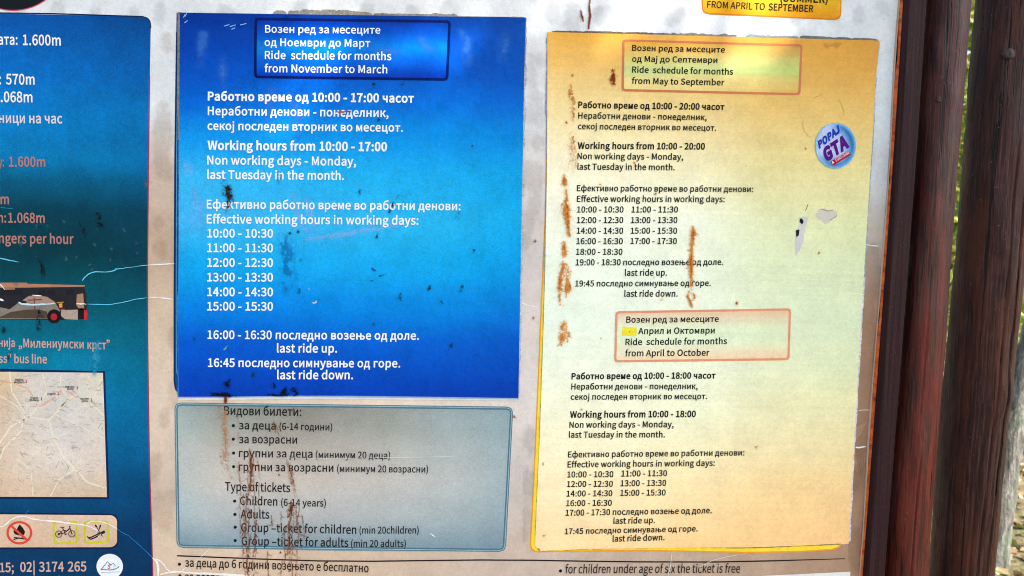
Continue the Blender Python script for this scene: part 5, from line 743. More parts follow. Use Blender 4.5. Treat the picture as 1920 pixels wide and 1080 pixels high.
torn(yp, [([(1035, 59.5), (1250, 63.5)], .6, 2.8, (120, 104, 84)), ([(1200, 63), (1385, 67)], 1, 4.0, (140, 132, 122)), ([(1400, 67.5), (1500, 70)], 2, 5, (142, 150, 156)), ([(1500, 70), (1649, 76)], 1.5, 3.6, (110, 112, 110)),
    ([(1648.8, 76), (1642.3, 145)], .6, 1.8, (190, 180, 160)), ([(1642.3, 145), (1637.3, 240), (1619.8, 520)], .4, 2.2, (150, 168, 178)), ([(1619.8, 520), (1602.8, 810), (1591.8, 1018)], 1.2, 2.8, (206, 202, 214)),
    ([(1026, 300), (1026.8, 60)], 1.6, 3.6, (140, 142, 158)), ([(1019, 620), (1026, 300)], .5, 1.6, (140, 150, 130)), ([(1004, 1015), (1012, 820), (1019, 620)], .4, 1.2, (130, 130, 96)),
    ([(1591, 1018.5), (1574, 1020)], 1, 3, (206, 206, 214)), ([(1574, 1020.5), (1400, 1026.5), (1250, 1025.5)], .8, 2.0, (130, 120, 80)), ([(1250, 1026), (1100, 1029), (1013, 1033)], .4, 1.6, (170, 140, 60))])
SAL = (206, 122, 82)
def hbox(q_, cols, outline, rad=7):
    (x0, y0), (x1, y1), (x2, y2), (x3, y3) = q_
    hb = sheet('heading_box', yp, M_YEL, [(x0+2, y0+2), (x3+2, y3-2)], [(x1-2, y1+2), (x2-2, y2-2)], cols, 4.8, 24, 20)
    fl = Flat(); fl.strip(rrect(q_, rad), rrect(rq(q_, 4.2), rad-3), outline, 5.4, True); fl.build('heading_frame', M_YEL, hb)
hbox([(1167, 73.5), (1505, 83), (1501, 178.5), (1165.5, 171)], Grid([1167, 1330, 1500], [76, 95, 118, 132, 150, 178], [
    [(230, 170, 66), (232, 172, 70), (214, 154, 66)], [(226, 186, 96), (236, 192, 104), (206, 164, 88)], [(216, 212, 130), (224, 218, 146), (196, 196, 112)], [(204, 222, 142), (212, 226, 152), (190, 208, 118)], [(238, 222, 150), (236, 214, 142), (214, 194, 110)], [(246, 224, 150), (240, 212, 136), (222, 178, 94)]]), SAL)
hbox([(1154, 583.5), (1483.5, 578), (1480.5, 675.5), (1151.5, 679.5)], Grid([1152, 1330, 1482], [580, 596, 615, 640, 660, 680], [
    [(236, 196, 160), (236, 196, 160), (232, 192, 156)], [(232, 220, 190), (232, 218, 188), (226, 212, 178)], [(228, 240, 210), (228, 240, 208), (218, 230, 192)], [(228, 242, 210), (228, 242, 210), (220, 234, 194)], [(240, 236, 206), (240, 228, 196), (236, 218, 180)], [(244, 218, 180), (244, 208, 166), (240, 200, 156)]]), (226, 152, 118))
f = Flat(); f.poly([(1167, 612.5), (1194, 614), (1193.5, 630), (1166, 628.5)], (236, 222, 60), 5.6); f.poly([(1180, 621), (1181.5, 621), (1181.5, 622.5), (1180, 622.5)], (90, 80, 30), 5.9); f.build('tape_patch', M_YEL, yp, 'small bright yellow patch covering a word')
BK = (14, 18, 12); r1, r2 = dict(wt=.03), dict(wt=.047)
def L_(t, x0, x1, ya, yb_, h, st=r1): return (t, x0, x1, ya, 0, h, dict(wt=st['wt'], y1=yb_))
writing(yp, [L_('Возен ред за месеците', 1185, 1359, 95, 98.5, 10.8), L_('од Мај до Септември', 1185, 1345, 115.5, 118, 10.8), L_('Ride  schedule for months', 1185, 1374.5, 136, 140, 11.2), L_('from May to September', 1184.5, 1358, 156.8, 160, 11)], BK, 6)
writing(yp, [L_('Работно време од 10:00 - 20:00 часот', 1084, 1358, 202.2, 206, 11.4, r2), L_('Неработни денови - понеделник,', 1084, 1325, 222, 225.2, 11), L_('секој последен вторник во месецот.', 1083.5, 1343, 242, 245, 10.8)], BK, 6)
writing(yp, [L_('Working hours from 10:00 - 20:00', 1083, 1321.5, 278.8, 280.2, 11.6, r2), L_('Non working days - Monday,', 1082.5, 1281, 298.2, 299.5, 11.2), L_('last Tuesday in the month.', 1082.5, 1265, 318, 319.2, 11.2)], BK, 6)
writing(yp, [L_('Ефективно работно време во работни денови:', 1081.5, 1412, 358.2, 360, 11), L_('Effective working hours in working days:', 1081.5, 1358.5, 378.4, 379, 11.2)], BK, 6)
writing(yp, [L_('%d:00 - %d:30' % (h_, h_), x0, x0+87, y_, y_, 11) for h_, x0, y_ in ((10, 1082, 398.3), (11, 1184, 398.3), (12, 1081.5, 418.2), (13, 1183, 418.2), (14, 1081.3, 438), (15, 1182.4, 438), (16, 1080.6, 457.7), (17, 1182, 457.5), (18, 1080, 477.6))], BK, 6)
writing(yp, [L_('19:00 - 18:30 последно возење од доле.', 1079.5, 1356, 497.4, 496.6, 11), L_('last ride up.', 1171.5, 1250.5, 517, 516.6, 11.4), L_('19:45 последно симнување од горе.', 1078.5, 1332.5, 537, 536, 10.8), L_('last ride down.', 1170.5, 1270.5, 556.2, 556, 11.4)], BK, 6)
writing(yp, [L_('Возен ред за месеците', 1174, 1347.5, 605, 603.4, 11.2), L_('Април и Октомври', 1196.5, 1340, 626.4, 625, 11.4), L_('Ride  schedule for months', 1172.5, 1363, 647, 645, 11.4), L_('from April to October', 1172, 1330, 668, 666.8, 11.4)], BK, 6)
writing(yp, [L_('Работно време од 10:00 - 18:00 часот', 1071.5, 1341.5, 711, 709.4, 11.2, r2), L_('Неработни денови - понеделник,', 1071, 1308, 730.2, 729.4, 10.8), L_('секој последен вторник во месецот.', 1070, 1326, 749.4, 748.2, 10.6)], BK, 6)
writing(yp, [L_('Working hours from 10:00 - 18:00', 1068.5, 1304.5, 783, 781.8, 11.4, r2), L_('Non working days - Monday,', 1067.5, 1263, 802, 801, 11), L_('last Tuesday in the month.', 1066.5, 1246.5, 820.5, 820, 11)], BK, 6)
writing(yp, [L_('Ефективно работно време во работни денови:', 1065, 1395.5, 857.6, 854, 10.8), L_('Effective working hours in working days:', 1064, 1340, 876.4, 873.4, 11)], BK, 6)
writing(yp, [L_('%d:00 - %d:30' % (h_, h_), x0, x1, y_, y_-.8, 10.8) for h_, x0, x1, y_ in ((10, 1063.5, 1150, 895.2), (11, 1165, 1250.5, 893.4), (12, 1063, 1149, 913.2), (13, 1163.5, 1249, 911.6), (14, 1062.3, 1148, 931), (15, 1163, 1248, 929.6), (16, 1061.5, 1147, 949))], BK, 6)
writing(yp, [L_('17:00 - 17:30 последно возење од доле.', 1060.5, 1334.5, 967, 962.2, 10.8), L_('last ride up.', 1150, 1228, 982.2, 980.6, 11), L_('17:45 последно симнување од горе.', 1059, 1308, 1001.6, 996.2, 10.4), L_('last ride down.', 1148.5, 1246, 1015.6, 1012.8, 11)], BK, 6)
OL, OD = (230, 154, 62), (150, 66, 12)
s = Stain(1035, 318, 1085, 585)
s.run([(1058, 326), (1059, 340), (1061, 352)], 2.48, 9, .9, .5, .6, .08).run([(1061, 350), (1062, 375), (1064, 400), (1065, 425), (1068, 448)], 5.58, 13, .75, .45, .8, .06).run([(1052, 380), (1058, 388), (1060, 420)], 3.72, 5, .7, .5, .6, .06).run([(1057, 450), (1058, 475), (1055, 490)], 4.96, 9, .7, .5, .8, .08).run([(1056, 488), (1056, 505), (1050, 530), (1051, 560), (1050, 578)], 3.72, 9, .75, .45, .8, .07).run([(1057, 488), (1065, 510), (1062, 540), (1061, 568)], 2.48, 5, .8, .45, .6, .06).run([(1068, 528), (1070, 550)], 3.10, 6, .7, .5, .6, .08)
s.build(yp, OL, OD, 8, gain=1.0, brk=.42, halo=1.1, sharp=.6, tone=1.8)
s = Stain(1035, 592, 1085, 660); s.run([(1058, 600), (1058, 625), (1052, 650)], 6.82, 13, .6, .6, .9, .1).run([(1066, 620), (1068, 635)], 3.72, 6, .6, .5, .6, .08).spot(1064, 640, 5, .5).spot(1053, 647, 2, 1); s.build(yp, (230, 156, 68), OD, 8, gain=.9, brk=.42, halo=1.1, sharp=.6, tone=1.8)
s = Stain(1275, 412, 1320, 585); s.run([(1299, 420), (1299, 440), (1296, 462)], 4.96, 12, .75, .5, .7, .08).run([(1297, 455), (1296, 480), (1296, 510), (1296, 545)], 3.10, 10, .85, .4, .7, .07).run([(1294, 545), (1290, 556), (1296, 568), (1298, 578)], 1.86, 6, 1.0, .4, .4, .05).run([(1299, 548), (1304, 556), (1302, 564)], 1.86, 5, .9, .4, .4, .05); s.build(yp, OL, (150, 70, 16), 8, gain=1.0, brk=.42, halo=1.1, sharp=.6, tone=1.8)
s = Stain(1050, 130, 1095, 345); s.run([(1073, 146), (1069, 158), (1070, 172), (1075, 185), (1074, 215), (1075, 240)], 4, 8, .4, .4, .7, .02).run([(1075, 240), (1073, 265), (1077, 290), (1076, 330)], 7, 9, .22, .6, 1.0, .05).spot(1073, 142, 2.6, 1).spot(1070, 182, 2.6, 2.2, .3).spot(1062, 230, 3, .9).spot(1075, 256, 3.5, 1).spot(1076, 266, 3, .6); s.build(yp, (220, 150, 70), (130, 56, 18), 8, gain=.9)
Stain(1138, 120, 1164, 165).run([(1149, 128), (1150, 140), (1151, 158)], 2.2, 8, 1.2, .25, .5, .1).spot(1151, 156, 1.5, 2).build(yp, (190, 100, 36), (120, 44, 12), 8)
for x, y, r, a in ((1240, 562, 4.5, 1.0), (1381, 568.5, 2.2, 1.6), (1536, 474, 4, .8), (1418, 838, 6, .25), (1125, 344, 4, .5), (1126, 634, 4, .25), (1019, 870, 2.4, 1), (1511, 279, 2.4, .6), (1130, 290, 3, .25), (1190, 305, 5, .3), (1228, 363, 3.5, .6), (1020, 1005, 1.2, 1.4), (1007, 786, 2.6, 1.2), (1090, 768, 5, .2), (1225, 520, 6, .15), (1140, 496, 1.5, .8), (1138, 510, 1.4, .8), (1130, 276, 2, .5), (1113, 703, 3, .25), (1010, 1031, 2.6, 1.2)):
    Stain(x-r*4-4, y-r*4-4, x+r*4+4, y+r*5+4).spot(x, y, r, a, .7).build(yp, (232, 164, 92), (150, 74, 24), 8)
s = Stain(1140, 80, 1640, 330, 2.0)
s.run([(1540, 83), (1580, 84)], 5, 10, .2, .4, .5); s.build(yp, (196, 160, 96), (170, 134, 74), 4.5, name='grime_streak', maxa=.3)
f = Flat(); f.poly([(1497, 408), (1506, 406), (1515, 407), (1513, 417), (1509, 432), (1506, 455), (1500, 468), (1492, 480), (1491, 455), (1492, 432), (1499, 424)], (206, 204, 208), 4.5)
f.poly([(1500, 410), (1504, 409.5), (1507, 416), (1504, 421), (1499, 416)], (14, 32, 44), 4.9); f.poly([(1492, 432), (1499, 430), (1498, 441), (1493, 445)], (14, 32, 44), 4.9); f.poly([(1498, 428), (1502, 425), (1500, 429)], (230, 240, 244), 5)
f.build('peeled_patch', M_WHITE, yp, 'peeled strip showing white and dark backing')
f = Flat(); f.poly([(1529, 403), (1535, 392), (1546, 390.5), (1555, 395), (1563, 393), (1570, 399), (1569, 407), (1560, 412), (1555, 417), (1547, 420.5), (1541, 414), (1533, 411)], (204, 200, 190), 4.5); f.stroke([(1540, 392), (1552, 396), (1562, 394)], 1.5, (150, 140, 110), 4.9); f.stroke([(1556, 413), (1566, 407), (1569, 403)], 1.2, (150, 140, 120), 4.9)
f.stroke([(1510, 395), (1513, 389), (1515, 383)], 1.3, (110, 100, 60), 4.9); f.stroke([(1506, 226), (1505, 236), (1509, 247), (1516, 255), (1522, 258)], .8, (190, 160, 96), 4.9); f.stroke([(1527, 183), (1542, 177)], .9, (180, 148, 80), 4.9); f.stroke([(1573, 187), (1580, 200), (1583, 215)], .8, (190, 158, 90), 4.9)
f.build('peeled_patch', M_WHITE, yp, 'small torn greyish patch')
f = Flat(); f.stroke([(1300, 62), (1180, 130), (1045, 260)][1:], .7, (240, 220, 170), 4.9); f.stroke([(1033, 268), (1010+68, 210), (1130, 160)], .7, (246, 226, 170), 4.9); f.build('scratch', M_WHITE, yp)

# ================================================================== ROUND STICKER
c0 = P(1567, 273); st = empty('round_sticker', (c0.x, -0.002, c0.z), 'small round blue sticker with purple slanted lettering stuck on the yellow poster', 'sticker')
V = []; F = []; C = []; rings, seg = 12, 56
for i in range(rings+1):
    r = i/rings
    for j in range(seg):
        a = 2*math.pi*j/seg; x = 1567+38.2*r*math.cos(a)*(1 if i else 0); y = 273.2+43*r*math.sin(a)
        kx, ky = r*math.cos(a), r*math.sin(a)
        side = max(0, kx*.75-ky*.35)+max(0, ky-.25)*.9; m = min(1, max(0, r-.25)*side*2.6)
        col = np.array((188, 200, 240))*(1-m)+np.array((26, 104, 172))*m; col = col*(1-.3*max(0, .75-r))+np.array((196, 204, 240))*.3*max(0, .75-r)
        if r > .93: col = np.array((126, 186, 230))
        elif r > .85: col = col*.5+np.array((150, 204, 240))*.5
        V.append(P(x, y, 7+.6*(1-r))); C.append(linv(col))
for i in range(rings):
    F += [[i*seg+j, i*seg+(j+1) % seg, (i+1)*seg+(j+1) % seg, (i+1)*seg+j] for j in range(seg)]
F = [q_ if q_[0] >= seg else [q_[0], q_[3], q_[2]] for q_ in F]
mesh('disc', V, F, M_BLUE, st, C)
def slant(s_, p0, p1, up, col, k, wt, h=1):
    fl = Flat(); write(fl, s_, p0[0], p1[0], p0[1], 0, 1, col, k, wt=wt, up=up, y1=p1[1]); return fl
fl = slant('POPAJ', (1536.2, 278.4), (1575, 247.2), (-2.8, -12.4), (8, 56, 180), 9, .1); fl.build('lettering', M_INK, st, 'slanted bold blue word')
fl = slant('GTA', (1548.3, 303), (1592.5, 273.5), (-6.6, -21.6), (78, 2, 126), 9, .1); fl.build('lettering', M_INK, st, 'large slanted purple word')
fl = Flat(); fl.poly(rrect([(1557.5, 302.8), (1590.8, 282.5), (1596, 289.8), (1562, 310.8)], 2), (170, 14, 50), 9); fl.poly([(1559.8, 301.6), (1564.5, 304.2), (1561.2, 307.8)], (236, 220, 232), 9.4)
write(fl, 'SUBSCRIBE', 1567.3, 1593, 303.2, 0, 1, (236, 200, 222), 9.4, wt=.03, up=(-1.9, -4.4), y1=287.8); fl.build('button', M_INK, st, 'red strip with pale lettering')

# corner of another white paper at the lower edge of the board
c0 = P(1500, 1130); pp = empty('white_paper', (c0.x, -0.001, c0.z), 'corner of a white paper stuck low on the board beside the frame', 'paper')
sheet('sheet', pp, M_WHITE, [(1180, 1092), (1176, 1330)], [(1594.5, 1072), (1586, 1320)], column([1070, 1330], [(226, 228, 228), (214, 212, 208)]), 4, 20, 10, thick=.0006)

# ================================================================== LOG POSTS
def log_mat(name, stops, red, seed, worn, spec=.22, low=0.0):
    q = NT(name); pos = q.geo.outputs['Position']
    off = q.n('ShaderNodeVectorMath', operation='ADD'); off.inputs[1].default_value = (seed, seed*1.7, 0); q.l(pos, off.inputs[0]); v = off.outputs[0]
    fib = q.noise(1, 6, .7, v, (210, 210, 8)); big = q.noise(1, 4, .6, v, (26, 26, 2.6)); big2 = q.noise(1, 3, .6, v, (20, 20, 1.6)); fine = q.noise(330, 3, .7, v)
    c = q.ramp(fib, stops); sx = q.n('ShaderNodeSeparateXYZ'); q.l(pos, sx.inputs[0]); bg_ = q.math('ADD', big, q.rng(sx.outputs['Z'], 1.05, 1.9, low, -low*.6)); c = q.mix(q.rng(bg_, .5, .64, 0, .85), c, red)
    c = q.mix(q.rng(big2, .56, .68, 0, .7), c, worn)
    c = q.mix(q.math('MULTIPLY', q.rng(q.noise(1, 5, .6, v, (70, 70, 6)), .57, .66, 0, 1), .7), c, lin((34, 22, 22)))
    cr = q.rng(q.noise(1, 2, .5, v, (95, 95, 1.1)), .635, .66, 0, 1); c = q.mix(q.math('MULTIPLY', cr, .85), c, lin((18, 11, 11)))
    c = q.mix(q.math('MULTIPLY', q.rng(q.noise(160, 2, .5, v), .7, .76, 0, 1), .4), c, lin((150, 130, 128)))
    g = q.rng(fine, .25, .75, .7, 1.3); vm = q.n('ShaderNodeVectorMath', operation='SCALE'); q.l(c, vm.inputs[0]); q.l(g, vm.inputs['Scale'])
    q.l(vm.outputs[0], q.b.inputs['Base Color']); q.b.inputs['Specular IOR Level'].default_value = spec
    q.l(q.rng(big2, .3, .7, .34, .58), q.b.inputs['Roughness'])
    h = q.math('ADD', q.math('MULTIPLY', fib, .6), q.math('ADD', q.math('MULTIPLY', fine, .15), q.math('MULTIPLY', cr, -.9)))
    q.bump(h, .95, .005); return q.m
M_LOG1 = log_mat('red_brown_stained_log', [(.32, lin((22, 8, 7))), (.5, lin((64, 26, 22))), (.68, lin((106, 50, 42)))], lin((112, 34, 22)), 3.1, lin((104, 64, 56)), .42, .12)
M_LOG2 = log_mat('dark_brown_stained_log', [(.32, lin((20, 9, 9))), (.5, lin((54, 28, 27))), (.68, lin((92, 56, 52)))], lin((84, 42, 30)), 9.4, lin((82, 52, 45)))
from mathutils import noise as mnoise
th_x = lambda t, s_: math.cos(t)*s_
th_y = lambda t, s_: math.sin(t)*s_
def log(name, label, top, bot, Y, w0, w1, mat, cracks, bumps, seed, knots):
    rs = random.Random(seed); a = P(*top, Y=Y); b = P(*bot, Y=Y); d = (a-b)/(a.z-b.z)
    z0, z1 = -0.15, 2.75; n, m = 340, 150; V = []; F = []
    dist = (a-CAM_POS).length
    ph = [rs.uniform(0, 6.3) for _ in range(8)]
    for i in range(n+1):
        z = z0+(z1-z0)*i/n; c = b+d*(z-b.z); t = (z-b.z)/(a.z-b.z); rad = (w1+(w0-w1)*min(1.3, max(-.4, t)))/2
        for j in range(m):
            th = 2*math.pi*j/m; r = rad*(1+.022*math.sin(2*th+z*3+ph[0])+.018*math.sin(3*th-z*5+ph[1])+.014*math.sin(z*9+ph[2]+th)+.008*math.sin(z*23+5*th+ph[3])+.006*math.sin(9*th+z*2+ph[4])+.02*mnoise.noise((th_x(th, 1.6), th_y(th, 1.6)+seed, z*13))+.012*mnoise.noise((th_x(th, 4)+seed, th_y(th, 4), z*42)))
            for zz, tt, am, sz in bumps:
                dt = math.atan2(math.sin(th-tt), math.cos(th-tt)); r += am*math.exp(-((z-zz)/sz)**2-(dt/.55)**2)
            for tt, za, zb, dep, wob in cracks:
                if za < z < zb:
                    dt = math.atan2(math.sin(th-tt-wob*math.sin(z*7+tt)), math.cos(th-tt-wob*math.sin(z*7+tt))); e = min(1, (z-za)/.08, (zb-z)/.08); r -= dep*e*math.exp(-(dt/.03)**2)
            V.append(Vector((c.x+r*math.cos(th), c.y+r*math.sin(th), z)))
        if i: F += [[(i-1)*m+j, (i-1)*m+(j+1) % m, i*m+(j+1) % m, i*m+j] for j in range(m)]
    F += [list(range(m))[::-1], list(range(len(V)-m, len(V)))]
    base = b+d*(0-b.z); root = empty(name, (base.x, base.y, 0), label, 'post')
    mesh('shaft', V, F, mat, root, smooth=True)
    for (kx, ky, rx, ry) in knots:
        p = P(kx, ky, Y=Y-w0/2*.92); KV = []; KF_ = []
        for i in range(5):
            r = i/4
            for j in range(18):
                t = 2*math.pi*j/18; KV.append(Vector((p.x+rx*r*math.cos(t), p.y-.0025*(1-r*r)+.003*r-(.003 if r > .6 and r < .9 else 0)+abs(rx*r*math.cos(t))*.35, p.z+ry*r*math.sin(t))))
            if i: KF_ += [[(i-1)*18+j, (i-1)*18+(j+1) % 18, i*18+(j+1) % 18, i*18+j] for j in range(18)]
        mesh('knot', KV, KF_, M_KNOT, root, smooth=True)
q = NT('dark_knot'); q.l(q.ramp(q.noise(180, 4, .7), [(.3, lin((24, 17, 18))), (.7, lin((78, 62, 62)))]), q.b.inputs['Base Color']); q.b.inputs['Roughness'].default_value = .6; q.bump(q.noise(150, 4), .6, .004); M_KNOT = q.m
px2m = lambda w_, Y: w_*((Y-CAM_POS.y)/FPX)*1.03
zc = lambda py, Y: P(1780, py, Y=Y).z
log('log_post', 'reddish brown log post with worn stain, standing right beside the board frame', (1777.5, 0), (1695, 1080), .032, px2m(74, .032), px2m(80, .032), M_LOG1,
    [(-1.75, .3, 1.15, .004, .05), (-1.1, .9, 1.5, .003, .04), (-1.95, 1.2, 1.6, .002, .05)], [(zc(110, .032), -2.4, .006, .05), (zc(45, .032), -1.9, .004, .06), (zc(185, .032), -1.6, .003, .03), (zc(380, .032), -2.0, .003, .1), (zc(960, .032), -2.5, .004, .06)], 3, [(1761, 186, .006, .007)])
log('log_post', 'dark brown log post with long cracks and a knot, in front of the leaning tree', (1901, 0), (1799.5, 1080), .1, px2m(123, .1), px2m(110, .1), M_LOG2,
    [(-1.22, .2, 2.6, .009, .05), (-1.6, .5, 1.9, .004, .04), (-1.85, .2, 1.35, .003, .05), (-1.42, .2, 1.2, .003, .03)], [(zc(725, .1), -1.05, .006, .05), (zc(100, .1), -1.35, .004, .04), (zc(345, .1), -.9, .004, .04)], 8, [(1896, 100, .017, .012), (1873, 727, .015, .024)])

# ================================================================== BEYOND THE BOARD
q = NT('leafy_ground'); c_ = q.ramp(q.noise(7, 6, .7), [(.3, (.05, .04, .02)), (.5, (.16, .12, .06)), (.7, (.3, .24, .1))]); c_ = q.mix(q.rng(q.noise(1.3, 3), .5, .62, 0, .7), c_, (.06, .09, .025)); q.l(c_, q.b.inputs['Base Color']); q.b.inputs['Roughness'].default_value = .9; q.bump(q.noise(30, 4), .8, .03); M_GND = q.m
V = []; F = []; n = 60
for i in range(n+1):
    for j in range(n+1):
        x = (j/n-.5)*2; y = (i/n-.5)*2; x = 60*x*abs(x); y = 60*y*abs(y)
        V.append((x, y, .03*math.sin(x*1.3)*math.cos(y*1.1)+(.012*max(0, y-6))))
F = [[i*(n+1)+j, i*(n+1)+j+1, (i+1)*(n+1)+j+1, (i+1)*(n+1)+j] for i in range(n) for j in range(n)]
g = mesh('ground', V, F, M_GND, smooth=True); g['kind'] = 'structure'

def leaf_mat(name, stops, transl=.35):
    q = NT(name); rn = q.geo.outputs['Random Per Island']; c = q.ramp(rn, stops); q.l(c, q.b.inputs['Base Color']); q.b.inputs['Roughness'].default_value = .5
    tr = q.n('ShaderNodeBsdfTranslucent'); q.l(c, tr.inputs[0]); mx = q.n('ShaderNodeMixShader'); mx.inputs[0].default_value = transl
    q.l(q.b.outputs[0], mx.inputs[1]); q.l(tr.outputs[0], mx.inputs[2]); q.l(mx.outputs[0], q.t.nodes['Material Output'].inputs[0]); return q.m
M_LG = leaf_mat('yellow_green_leaf', [(0, (.1, .18, .03)), (.45, (.24, .34, .05)), (.8, (.46, .46, .1)), (1, (.55, .42, .1))])
M_DRY = leaf_mat('dry_leaf', [(0, (.2, .13, .06)), (.4, (.42, .3, .16)), (.75, (.55, .46, .3)), (.92, (.2, .22, .06)), (1, (.1, .14, .03))], .15)
M_CAN = leaf_mat('green_leaf', [(0, (.04, .08, .015)), (.6, (.09, .14, .03)), (1, (.18, .2, .04))], .12)
def leaves(name, pts, size, mat, parent=None, flat=.0, rng=random):
    V = []; F = []
    for p in pts:
        s_ = size*rng.uniform(.6, 1.35); nrm = Vector((rng.gauss(0, 1), rng.gauss(0, 1), rng.gauss(0, 1)+flat)).normalized(); x = nrm.orthogonal(); x.rotate(Matrix.Rotation(rng.uniform(0, 6.28), 3, nrm)); y = nrm.cross(x); p = Vector(p); i = len(V)
        V += [p-x*s_*.5, p-x*s_*.05+y*s_*.3+nrm*s_*.08, p+x*s_*.55, p-x*s_*.05-y*s_*.3+nrm*s_*.08]; F += [[i, i+1, i+2], [i, i+2, i+3]]
    return mesh(name, V, F, mat, parent)
rs = random.Random(5)
pts = []
while len(pts) < 20000:
    y = rs.uniform(.7, 9); x = rs.uniform(-3, 1.5+y*1.3); pts.append((x, y, .03*math.sin(x*1.3)*math.cos(y*1.1)+.012*max(0, y-6)+rs.uniform(.005, .05)))
o = leaves('leaf_litter', pts, .05, M_DRY, None, 2.0, rs); o['kind'] = 'stuff'; o['label'] = 'dry fallen leaves covering the ground behind the posts'

# leaning tree behind the dark log
q = NT('grey_bark'); v_ = q.noise(1, 5, .7, None, (46, 46, 9)); c_ = q.ramp(v_, [(.3, lin((50, 48, 44))), (.5, lin((108, 106, 100))), (.7, lin((166, 164, 156)))]); c_ = q.mix(q.rng(q.noise(9, 3), .55, .68, 0, .5), c_, lin((92, 112, 84))); q.l(c_, q.b.inputs['Base Color']); q.b.inputs['Roughness'].default_value = .9; q.bump(v_, 1.0, .03); M_BARK = q.m
TY = 2.0; path = [P(1846, 1135, Y=TY), P(1858, 1080, Y=TY), P(1874, 940, Y=TY), P(1896, 800, Y=TY), P(1925, 680, Y=TY), P(1968, 520, Y=TY+.05), P(2030, 300, Y=TY+.15), P(2110, 40, Y=TY+.3), P(2180, -220, Y=TY+.5)]
path[0] = Vector((path[0].x, path[0].y, -.1)); dense = []; rad = []
for i in range(len(path)-1):
    for j in range(10): t = j/10; dense.append(path[i].lerp(path[i+1], t)); rad.append((.078-.005*(i+t))*(1+.05*math.sin(7*(i+t))))
V, F = tube(dense, rad, 24)
for i, v in enumerate(V): v += Vector((math.sin(i*12.9898)*.004, math.cos(i*78.2)*.004, 0))
lt = empty('leaning_tree', (path[0].x, TY, 0), 'slender grey barked tree leaning to the right behind the dark log', 'tree')
mesh('trunk', V, F, M_BARK, lt, smooth=True)
top = path[-1]; lp = []
for bx, by, bz in ((.5, .3, .7), (-.5, .2, .8), (.1, -.4, .9), (.8, .1, .2)):
    pth = [dense[-1]+(Vector((bx, by, bz)))*(i/6)+Vector((0, 0, .06*math.sin(i))) for i in range(7)]; V, F = tube(pth, [.034-.004*i for i in range(7)], 8); mesh('limb', V, F, M_BARK, lt, smooth=True)
    for i in range(220): p = pth[rs.randint(3, 6)]; lp.append(p+Vector((rs.gauss(0, .25), rs.gauss(0, .25), rs.gauss(0, .2))))
leaves('crown', lp, .09, M_LG, lt, 0, rs)

# young shrubs and small trees in the sun
def shrub(x, y, h, wd, n, lab, mat, stems=5, size=.075):
    root = empty('shrub', (x, y, 0), lab, 'shrub', 'sunlit shrubs behind the log posts'); SV = []; SF = []; pts = []
    for s_ in range(stems):
        a = rs.uniform(0, 6.28); p = Vector((x+rs.gauss(0, .08), y+rs.gauss(0, .08), -.05)); pth = [p]; d = Vector((math.cos(a)*wd*.5, math.sin(a)*wd*.5, h))
        for i in range(1, 8): pth.append(p+d*(i/7)*rs.uniform(.93, 1.05)+Vector((rs.gauss(0, .04), rs.gauss(0, .04), 0)))
        v, f_ = tube(pth, [.022-.0025*i for i in range(8)], 7); b_ = len(SV); SV += v; SF += [[k_+b_ for k_ in q_] for q_ in f_]
        for i in range(n//stems):
            t = rs.random()**.7; k_ = min(6, int(t*7)); p_ = pth[k_].lerp(pth[k_+1], t*7-k_ if t*7-k_ <= 1 else 1); cl = wd*.32
            pts.append(p_+Vector((rs.gauss(0, cl), rs.gauss(0, cl), rs.gauss(0, .16))))
    mesh('stems', SV, SF, M_BARK, root, smooth=True); leaves('foliage', pts, size, mat, root, .3, rs)
shrub(3.55, 4.3, 3.9, 1.1, 5200, 'tall dense yellow green shrub seen through the gap between the two logs', M_LG)
shrub(4.75, 4.9, 2.9, 1.2, 2600, 'bushy yellow green shrub to the right of the dark log, behind the rail', M_LG)
shrub(5.3, 6.9, 4.6, 1.5, 3600, 'tall pale green shrub standing farthest back behind the rail', M_LG)
# the wood behind
def wood_tree(x, y, h, sp, front=False):
    root = empty('tree', (x, y, 0), 'tall leafy tree added out of view opposite the board to darken its reflections' if front else 'tall leafy tree of the wood behind the board and the posts', 'tree', 'added trees opposite the board' if front else 'trees of the wood behind')
    pth = [Vector((x+.12*math.sin(i+x), y+.1*math.cos(i), -.1+h*.85*i/7)) for i in range(8)]; V, F = tube(pth, [.15-.016*i for i in range(8)], 10); mesh('trunk', V, F, M_BARK, root, smooth=True); lp = []
    for i in range(14):
        a = rs.uniform(0, 6.28); k_ = rs.randint(2, 6); o_ = pth[k_]; e = o_+Vector((math.cos(a)*sp*rs.uniform(.4, 1), math.sin(a)*sp*rs.uniform(.4, 1), rs.uniform(.1, .9))); pb = [o_.lerp(e, j/4) for j in range(5)]; V, F = tube(pb, [.05-.01*j for j in range(5)], 6); mesh('limb', V, F, M_BARK, root, smooth=True)
        for j in range(230): p_ = o_.lerp(e, rs.uniform(.35, 1.1)); lp.append(p_+Vector((rs.gauss(0, .34), rs.gauss(0, .34), rs.gauss(0, .3))))
    leaves('crown', lp, .15, M_CAN if rs.random() < .5 else M_LG, root, .2, rs)
for x, y, h, sp in ((-3.6, 6.5, 6.5, 1.6), (-1.2, 7.4, 7, 1.7), (1.0, 6.6, 6.2, 1.6), (2.7, 8.2, 7.4, 1.8), (4.6, 7.2, 6.6, 1.6), (6.6, 6.2, 6.2, 1.7), (8.0, 4.0, 6.4, 1.6), (-5.5, 4.5, 6.4, 1.6)): wood_tree(x, y, h, sp)

for x, y, h, sp in ((-6.5, -6.5, 6, 1.7), (-3.4, -8.2, 6.6, 1.8), (-.6, -9, 5.8, 1.7), (2.2, -10, 6.2, 1.8), (6.5, -9.0, 5, 1.6)): wood_tree(x, y, h, sp, True)  # unseen trees added so the glossy print reflects dark, broken crowns

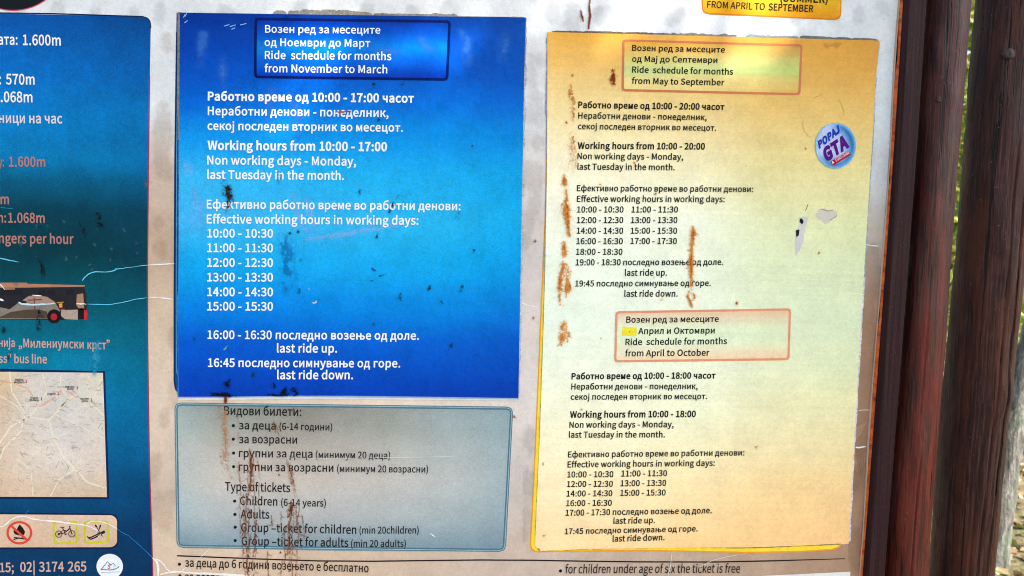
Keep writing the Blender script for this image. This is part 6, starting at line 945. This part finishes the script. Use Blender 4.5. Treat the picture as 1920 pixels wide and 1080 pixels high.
# wooden rail
q = NT('weathered_rail_wood'); fb = q.noise(1, 5, .6, None, (6, 60, 60)); q.l(q.ramp(fb, [(.3, lin((150, 132, 108))), (.7, lin((206, 190, 166)))]), q.b.inputs['Base Color']); q.b.inputs['Roughness'].default_value = .8; M_RAIL = q.m
ra, rb = P(1835, 659, Y=3.6), P(2120, 676, Y=3.6); rl = empty('rail_fence', (ra.x, 3.6, 0), 'pale weathered wooden rail fence half hidden behind the dark log', 'fence')
bm = bmesh.new(); zz = (ra.z+rb.z)/2; box(bm, ((ra.x+rb.x)/2, 3.6, zz), (rb.x-ra.x, .04, .075)); bm_obj('rail', bm, M_RAIL, rl, bevel=.006)
for x in (ra.x+.1, rb.x-.1):
    bm = bmesh.new(); box(bm, (x, 3.665, zz/2+.05), (.085, .085, zz+.2)); bm_obj('fence_post', bm, M_RAIL, rl, bevel=.008)

# ================================================================== THE TREE THAT SHADES THE BOARD
# its crown hangs between the sun and the board; a few thin spots let flecks of sun through
def toward(px, py, dist): return P(px, py, Y=0)+SUN_DIR*dist
flecks = [(1265, -5, 230, 66, .95), (1400, 60, 85, 140, 1.0), (1110, 10, 90, 45, .5), (620, 85, 80, 58, 1.0), (818, 95, 58, 72, 1.0), (545, 215, 60, 70, .4), (900, 260, 50, 70, .3), (440, 90, 60, 60, .25), (700, 2, 200, 26, .35), (930, 8, 90, 40, .5), (880, 90, 70, 80, .5), (1300, 150, 160, 40, .1)]
pts = []; N = 0; cx = 960
while len(pts) < 20000:
    N += 1
    px_, py_ = rs.uniform(-500, 2350), rs.uniform(-420, 1560); d_ = rs.uniform(5.2, 7.4)
    T = 0
    for fx, fy, rx, ry, a in flecks: T = max(T, a*math.exp(-((px_-fx)/rx)**2-((py_-fy)/ry)**2))
    keep = 1.0 if T < .02 else max(0, 1+math.log(max(T, 1e-3))/5.0) if T < 1 else 0
    if T > .02: keep = min(1, -math.log(min(T, .999))/5.2)
    if rs.random() < keep: pts.append(toward(px_, py_, d_))
tb = Vector((4.3, -3.6, 0)); tr = empty('shade_tree', tb, 'broad leafy tree whose crown shades the board', 'tree')
hub = Vector((4.1, -3.3, 3.4)); V, F = tube([tb+Vector((0, 0, -.1)), tb+Vector((.04, .02, 1)), tb+Vector((-.05, .1, 2.2)), hub], [.17, .15, .13, .11], 14); mesh('trunk', V, F, M_BARK, tr, smooth=True)
cc = toward(960, 540, 6.2)
for e in [(0, 1.5), (.9, -.3), (-1.2, .4), (.6, .9), (-.6, -.7), (1.6, .5)]:
    end = cc+Vector((e[0], .3*e[1], .4*e[1])); pth = [hub.lerp(end, i/7)+Vector((0, 0, .25*math.sin(i/7*3.14))) for i in range(8)]; V, F = tube(pth, [.07-.008*i for i in range(8)], 8); mesh('limb', V, F, M_BARK, tr, smooth=True)
leaves('crown', pts, .075, M_CAN, tr, 0, rs)
